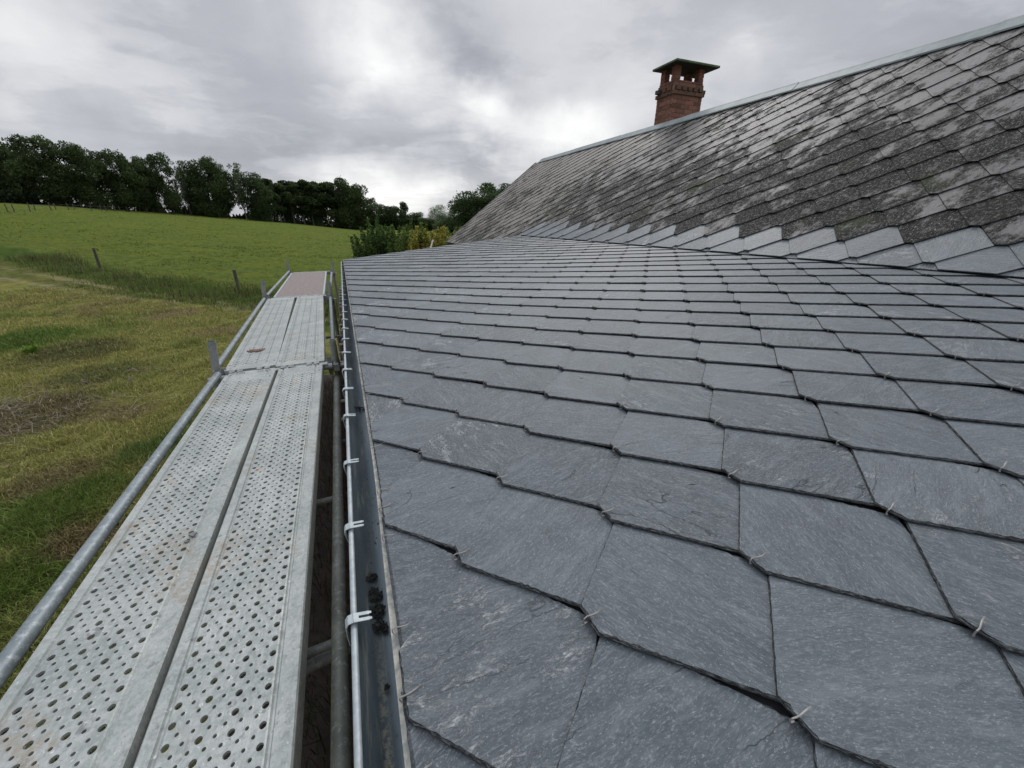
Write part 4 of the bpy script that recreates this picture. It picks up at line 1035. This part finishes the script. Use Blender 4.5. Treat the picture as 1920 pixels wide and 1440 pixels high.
# ------------------------------------------------------------------ trees
def leaves(P_, size, tint, nrm_up=.4, rg=rng):
    n = len(P_); d = rg.normal(size=(n, 3)); d[:, 2] += nrm_up; d /= np.linalg.norm(d, axis=1)[:, None]
    t_ = np.cross(d, rg.normal(size=(n, 3))); t_ /= np.linalg.norm(t_, axis=1)[:, None]; b_ = np.cross(d, t_)
    s = size[:, None]*.5; e = s*rg.uniform(.6, 1.1, (n, 1))
    V = np.stack([P_-t_*s, P_-b_*e, P_+t_*s, P_+b_*e], 1); return V.reshape(-1, 3), np.arange(4*n).reshape(n, 4), np.repeat(tint, 4, 0)
def tree_proto(seed, H, Wd, kind='round', nleaf=6000, leaf=.42, base=.18, tone=(.028, .042, .016)):
    rg = np.random.default_rng(seed); lobes = []
    nl = 38 if kind != 'slim' else 20
    for k in range(nl):
        h = rg.uniform(base, .97); 
        if kind == 'round': wmax = math.sin(math.pi*min(1, max(.05, (h-base*.6)/(1.12-base*.6))))**.6
        elif kind == 'slim': wmax = math.sin(math.pi*min(1, max(.08, (h-base*.8)/(1.1-base*.8))))**.5
        else: wmax = (1-h)**.55*1.15
        a = rg.uniform(0, 2*math.pi); q = math.sqrt(rg.random())*.85
        r_ = rg.uniform(.16, .27)*Wd*(1.1-.40*h)
        lobes.append((q*wmax*Wd*.5*math.cos(a), q*wmax*Wd*.5*math.sin(a), h*H, r_))
    pts = []; tn = []
    w_ = np.array([l[3]**2 for l in lobes]); w_ = w_/w_.sum()
    for l, ww in zip(lobes, w_):
        n = int(nleaf*ww); d = rg.normal(size=(n, 3)); d /= np.linalg.norm(d, axis=1)[:, None]
        rr = l[3]*(.55+.5*rg.random(n)**.6); k_ = np.sin(d[:, 0]*5+seed)*np.sin(d[:, 1]*6+l[0])*np.sin(d[:, 2]*5+l[2]); rr = rr*(1+.28*k_)
        p = np.array(l[:3])+d*rr[:, None]*np.array([1, 1, .72])
        # clumpy gaps
        g_ = np.sin(p[:, 0]*2.3+seed)*np.sin(p[:, 1]*2.1+1)*np.sin(p[:, 2]*2.6+2); kp = g_ > -.42
        p = p[kp]; pts.append(p); b = rg.uniform(.9, 2.3); tn.append(np.array(tone)*b*rg.uniform(.6, 1.5, (len(p), 1)))
    nsp = int(nleaf*.012); top = np.array([lobes[int(i)][:3] for i in rg.integers(0, nl, nsp)])+rg.normal(0, Wd*.05, (nsp, 3)); pts.append(top); tn.append(np.array(tone)*rg.uniform(.8, 1.7, (nsp, 1)))
    pts = np.concatenate(pts); tn = np.concatenate(tn)
    V, F_, T_ = leaves(pts, rg.uniform(.55, 1.25, len(pts))*leaf, tn, .5, rg)
    crown = fast_mesh('crown', V, F_, T_, M_LEAF)
    mb = MB(); r0_ = H*.018 if kind != 'slim' else H*.011
    mb.tube([(0, 0, -.6), (rg.normal(0, .1), rg.normal(0, .1), H*.2), (rg.normal(0, .2), rg.normal(0, .2), H*.45), (rg.normal(0, .3), 0, H*.8)], [r0_*1.3, r0_, r0_*.75, r0_*.2], 8)
    for l in lobes[:12]:
        s0_ = np.array([0, 0, l[2]*.45]); mb.tube([s0_, s0_*.4+np.array([l[0], l[1], l[2]])*.55, np.array(l[:3])], [r0_*.45, r0_*.28, r0_*.08], 5)
    trunk = mb.build('trunk', M_PALEBARK if kind == 'slim' else M_BARK, smooth=True)
    res = (crown.data, trunk.data); bpy.data.objects.remove(crown); bpy.data.objects.remove(trunk); return res
PR = {'a': tree_proto(1, 16, 13, 'round', 24000, .44, .12), 'b': tree_proto(2, 16, 12, 'round', 22000, .44, .15), 'c': tree_proto(3, 16, 14, 'round', 26000, .44, .10),
      's': tree_proto(4, 16, 8.5, 'slim', 15000, .42, .27, (.03, .045, .017)), 't': tree_proto(5, 16, 8.0, 'slim', 15000, .42, .30, (.03, .045, .017)),
      'g': tree_proto(6, 16, 6.5, 'slim', 2600, .38, .30, (.045, .06, .025)), 'p': tree_proto(7, 16, 11, 'cone', 20000, .40, .05, (.024, .036, .016)),
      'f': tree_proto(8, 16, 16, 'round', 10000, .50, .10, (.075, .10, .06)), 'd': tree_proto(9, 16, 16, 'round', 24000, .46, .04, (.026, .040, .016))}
# px column, px top, depth, proto, width factor, label
TREES = [
 (-120, 255, 86, 'a', 1.1, 'dark tree cut by the left edge of the photo'), (-45, 262, 88, 'c', 1.0, 'broad dark tree rising from the left picture edge'), (48, 256, 88, 'b', .95, 'tallest pointed dark tree near the left picture edge'),
 (10, 270, 93, 'a', .9, 'dark tree standing just left of the tallest pointed one'),
 (108, 268, 92, 'a', .9, 'dark tree with a ragged open top, right of the tallest pointed tree'), (150, 277, 95, 'c', .85, 'rounded dark tree just before the gap in the left row'),
 (203, 285, 100, 'b', .85, 'dark tree at the left side of the three tree clump'), (243, 296, 103, 'a', .85, 'middle tree of the three tree clump above the field'), (292, 290, 106, 'b', .72, 'dark tree closing the three tree clump before the narrow sky gap'),
 (262, 300, 112, 'c', .7, 'darker tree half hidden behind the three tree clump'),
 (330, 301, 112, 'g', .8, 'thin sparse tree standing beside the narrow sky gap'), (372, 300, 115, 'c', .95, 'broad dark crown right of the thin sparse tree'), (405, 310, 118, 'a', .8, 'dark tree between the broad crown and the spiky topped tree'),
 (438, 306, 117, 'g', .9, 'open spiky topped tree above the dark crowns'), (462, 322, 122, 'd', .75, 'rounded dark tree where the tall row steps down'), (350, 318, 119, 'd', .6, 'low dark tree under the thin sparse tree'),
 (494, 336, 128, 's', 1.25, None), (530, 352, 140, 'd', .55, 'dark leafy mass behind the slim even row, its left part'), (585, 352, 142, 'd', .55, 'dark leafy mass behind the slim even row, its right part'), (512, 338, 131, 't', 1.25, None), (518, 338, 136, 't', 1.3, None), (537, 339, 137, 's', 1.3, None), (556, 338, 139, 't', 1.3, None), (574, 340, 140, 's', 1.3, None), (592, 340, 142, 't', 1.3, None), (610, 342, 143, 's', 1.3, None),
 (505, 341, 141, 't', 1.1, None), (546, 343, 144, 's', 1.1, None), (583, 344, 146, 't', 1.1, None),
 (640, 338, 144, 'a', 1.0, 'tall rounded tree at the right of the slim trunked row'), (668, 350, 146, 'c', .85, 'dense rounded tree ending the tall row on the right'),
 (628, 352, 150, 'd', .7, 'dark tree filling behind the tall rounded one'),
 (712, 382, 146, 'd', .85, 'lower dark tree right of where the tall row ends'), (738, 388, 150, 'c', .9, 'small dark tree behind the upright shoots of the bushes'), (756, 381, 156, 'p', .7, 'small pointed dark tree among the low trees behind the bushes'),
 (778, 398, 155, 'd', .75, 'lowest dark tree by the bright sky notch'), (693, 372, 152, 'b', .6, 'dark tree tucked against the right end of the tall row'), (797, 408, 140, 'd', .6, 'dark bushy tree at the foot of the paler trees'),
 (828, 386, 230, 'f', 1.1, 'pale hazy tree standing far behind the bushes'), (812, 396, 240, 'f', .55, 'smaller pale hazy tree left of its bigger neighbour'), (852, 392, 225, 'f', .6, 'pale hazy tree partly hidden by the dark one at the roof'),
 (900, 358, 75, 'd', .9, 'dark tree leaning out from behind the roof edge'), (935, 347, 80, 'a', 1.1, 'tallest dark tree just over the roof verge'), (876, 376, 82, 'b', .8, 'loose leafed dark tree left of those behind the roof'),
 (960, 352, 78, 'p', 1.0, 'pointed dark tree peeping over the roof verge'), (850, 408, 90, 'd', .6, 'low dark tree at the corner of the old roof')]
tcount = 0
for px, py, Zc, pk, wf, lab in TREES:
    top = ray(px, py)*Zc; gzv = float(gz(top[0], top[1])); Ht = top[2]+H0-gzv
    root = empty('slim_tree' if pk in 'st' else 'tree', (top[0], top[1], gzv))
    sc_ = Ht/16*1.0; wx_ = wf*(max(Ht, 13)/16)*(1.0 if pk in 'stdpf' else .84); root.scale = (wx_, wx_, sc_); root.rotation_euler = (0, 0, rng.uniform(0, 6.28))
    if lab is None: tagit(root, 'slim bare trunked tree in the even row on the field crest', 'tree', 'slim trees in the even row')
    else: tagit(root, lab, 'tree', 'trees beyond the field')
    for nm, me in zip(('crown', 'trunk'), PR[pk]):
        o = bpy.data.objects.new(nm, me); COL.objects.link(o); o.parent = root
# dark undergrowth at the feet of the tree row
N = 42000; px = rng.uniform(-80, 700, N); V_ = []
cy_ = np.interp(px, TAB[:, 0], TAB[:, 1]); Zc = np.interp(px, TAB[:, 0], TAB[:, 2])+rng.uniform(1, 9, N)
P_ = FV[None]*Zc[:, None]+RV[None]*((px-960)/f*Zc)[:, None]+DV[None]*((cy_-720)/f*Zc)[:, None]
hh = rng.random(N)**1.2*(1.7+.7*vnoise(px*.35, px*0, 31)); hh = np.clip(hh, 0, 3.4)
back = (px > 480) & (rng.random(N) < .85)
P_[back] *= 1.13; hh = np.where(back, rng.random(N)*6.5, hh*np.where(px > 495, .4, 1))
P_[:, 2] = gz(P_[:, 0], P_[:, 1])+hh
V, F_, T_ = leaves(P_, rng.uniform(.4, .9, N), np.array((.016, .024, .010))*rng.uniform(.5, 1.5, (N, 1)))
o = fast_mesh('undergrowth', V, F_, T_, M_LEAF); o['kind'] = 'stuff'
# ------------------------------------------------------------------ bushes beyond the low gable
def bush(name, px, py, Zc, wd, tone, label, seed, shoots=10, n=10000):
    rg = np.random.default_rng(seed); top = ray(px, py)*Zc; gzv = float(gz(top[0], top[1])); Ht = top[2]+H0-gzv
    root = empty(name, (top[0], top[1], gzv)); tagit(root, label, 'shrub', 'shrubs beyond the low roof')
    pts = []; tn = []
    mb = MB()
    for k in range(26+shoots):
        a = rg.uniform(0, 6.28); q = rg.random()**.5*wd*.5; hx = q*math.cos(a); hy = q*math.sin(a)
        ht = Ht*rg.uniform(.55, .84) if k >= shoots else Ht*rg.uniform(.86, 1.02)
        lx = rg.normal(0, .10*Ht*.5); 
        mb.tube([(hx*.3, hy*.3, 0), (hx*.8, hy*.8, ht*.5), (hx+lx*.3, hy, ht)], [.02, .012, .003], 5)
        m = n//(26+shoots); t_ = rg.random(m)**.6
        sp = (.30 if k >= shoots else .26)*(1.12-t_)
        p = np.stack([hx*(.3+.7*t_)+rg.normal(0, 1, m)*sp, hy*(.3+.7*t_)+rg.normal(0, 1, m)*sp, ht*t_+rg.normal(0, .05, m)], -1)
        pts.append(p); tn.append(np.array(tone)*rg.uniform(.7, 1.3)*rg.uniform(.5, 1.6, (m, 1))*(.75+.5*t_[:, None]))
    pts = np.concatenate(pts); tn = np.concatenate(tn)
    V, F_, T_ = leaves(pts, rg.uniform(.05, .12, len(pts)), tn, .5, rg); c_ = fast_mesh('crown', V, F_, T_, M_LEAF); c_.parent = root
    s_ = mb.build('stems', M_BARK); s_.parent = root
bush('shrub', 690, 420, 20, 1.9, (.040, .068, .018), 'dark green shrub at the left end of the clump, next to the open field', 21, 2)
bush('shrub', 712, 400, 20.5, 1.5, (.055, .090, .024), 'green shrub with tall upright shoots second from the field', 22, 3)
bush('shrub', 762, 409, 19.5, 2.2, (.065, .095, .024), 'full green shrub in the middle of the clump', 23, 5)
bush('shrub', 735, 418, 21.5, 2.0, (.05, .08, .022), 'green shrub behind and left of the fullest one', 24, 3)
bush('shrub', 795, 417, 18.8, 1.9, (.17, .155, .030), 'yellowing shrub left of the white pole', 25, 6)
bush('shrub', 826, 425, 19.5, 1.7, (.15, .15, .035), 'olive yellow shrub right of the white pole', 26, 5)
bush('shrub', 855, 414, 21, 1.6, (.075, .105, .03), 'green shrub in front of the dark trees by the old roof', 27, 4)
# pale pole behind the low gable
p0 = ray(806, 470)*11.5+np.array([0, 0, H0]); p1 = ray(812, 450)*11.5+np.array([0, 0, H0])
mb = MB(); mb.tube([(p0[0], p0[1]+.2, 0), p0, p1], [.028, .026, .024], 10); tagit(mb.build('pole', M_WHITE, smooth=True), 'short white pole end sticking up behind the low roof', 'pole')
# small far house among the pale trees
hp = ray(829, 411)*330; hz_ = float(gz(hp[0], hp[1])); hh_ = hp[2]+H0-hz_
fh = tagit(empty('far_house', (hp[0], hp[1], hz_)), 'tiny grey roofed house half hidden among far pale trees', 'house')
mb = MB(); mb.box((-4, -3, -1), (4, 3, hh_)); 
o = mb.build('wall', M_WALLR); o.parent = fh
mb = MB(); top = [(-4.3, 0, hh_+2.6), (4.3, 0, hh_+2.6)]
mb.poly([(-4.3, -3.3, hh_-.1), (4.3, -3.3, hh_-.1), top[1], top[0]]); mb.poly([(4.3, 3.3, hh_-.1), (-4.3, 3.3, hh_-.1), top[0], top[1]]); mb.poly([(-4.3, -3.3, hh_-.1), top[0], (-4.3, 3.3, hh_-.1)]); mb.poly([(4.3, -3.3, hh_-.1), (4.3, 3.3, hh_-.1), top[1]])
o = mb.build('roof', M_FARROOF); o.parent = fh
for dx in (-2, 1.5):
    mb = MB(); mb.box((dx, -3.06, hh_-2), (dx+1, -3.0, hh_-.8)); o = mb.build('window', M_UNDER); o.parent = fh
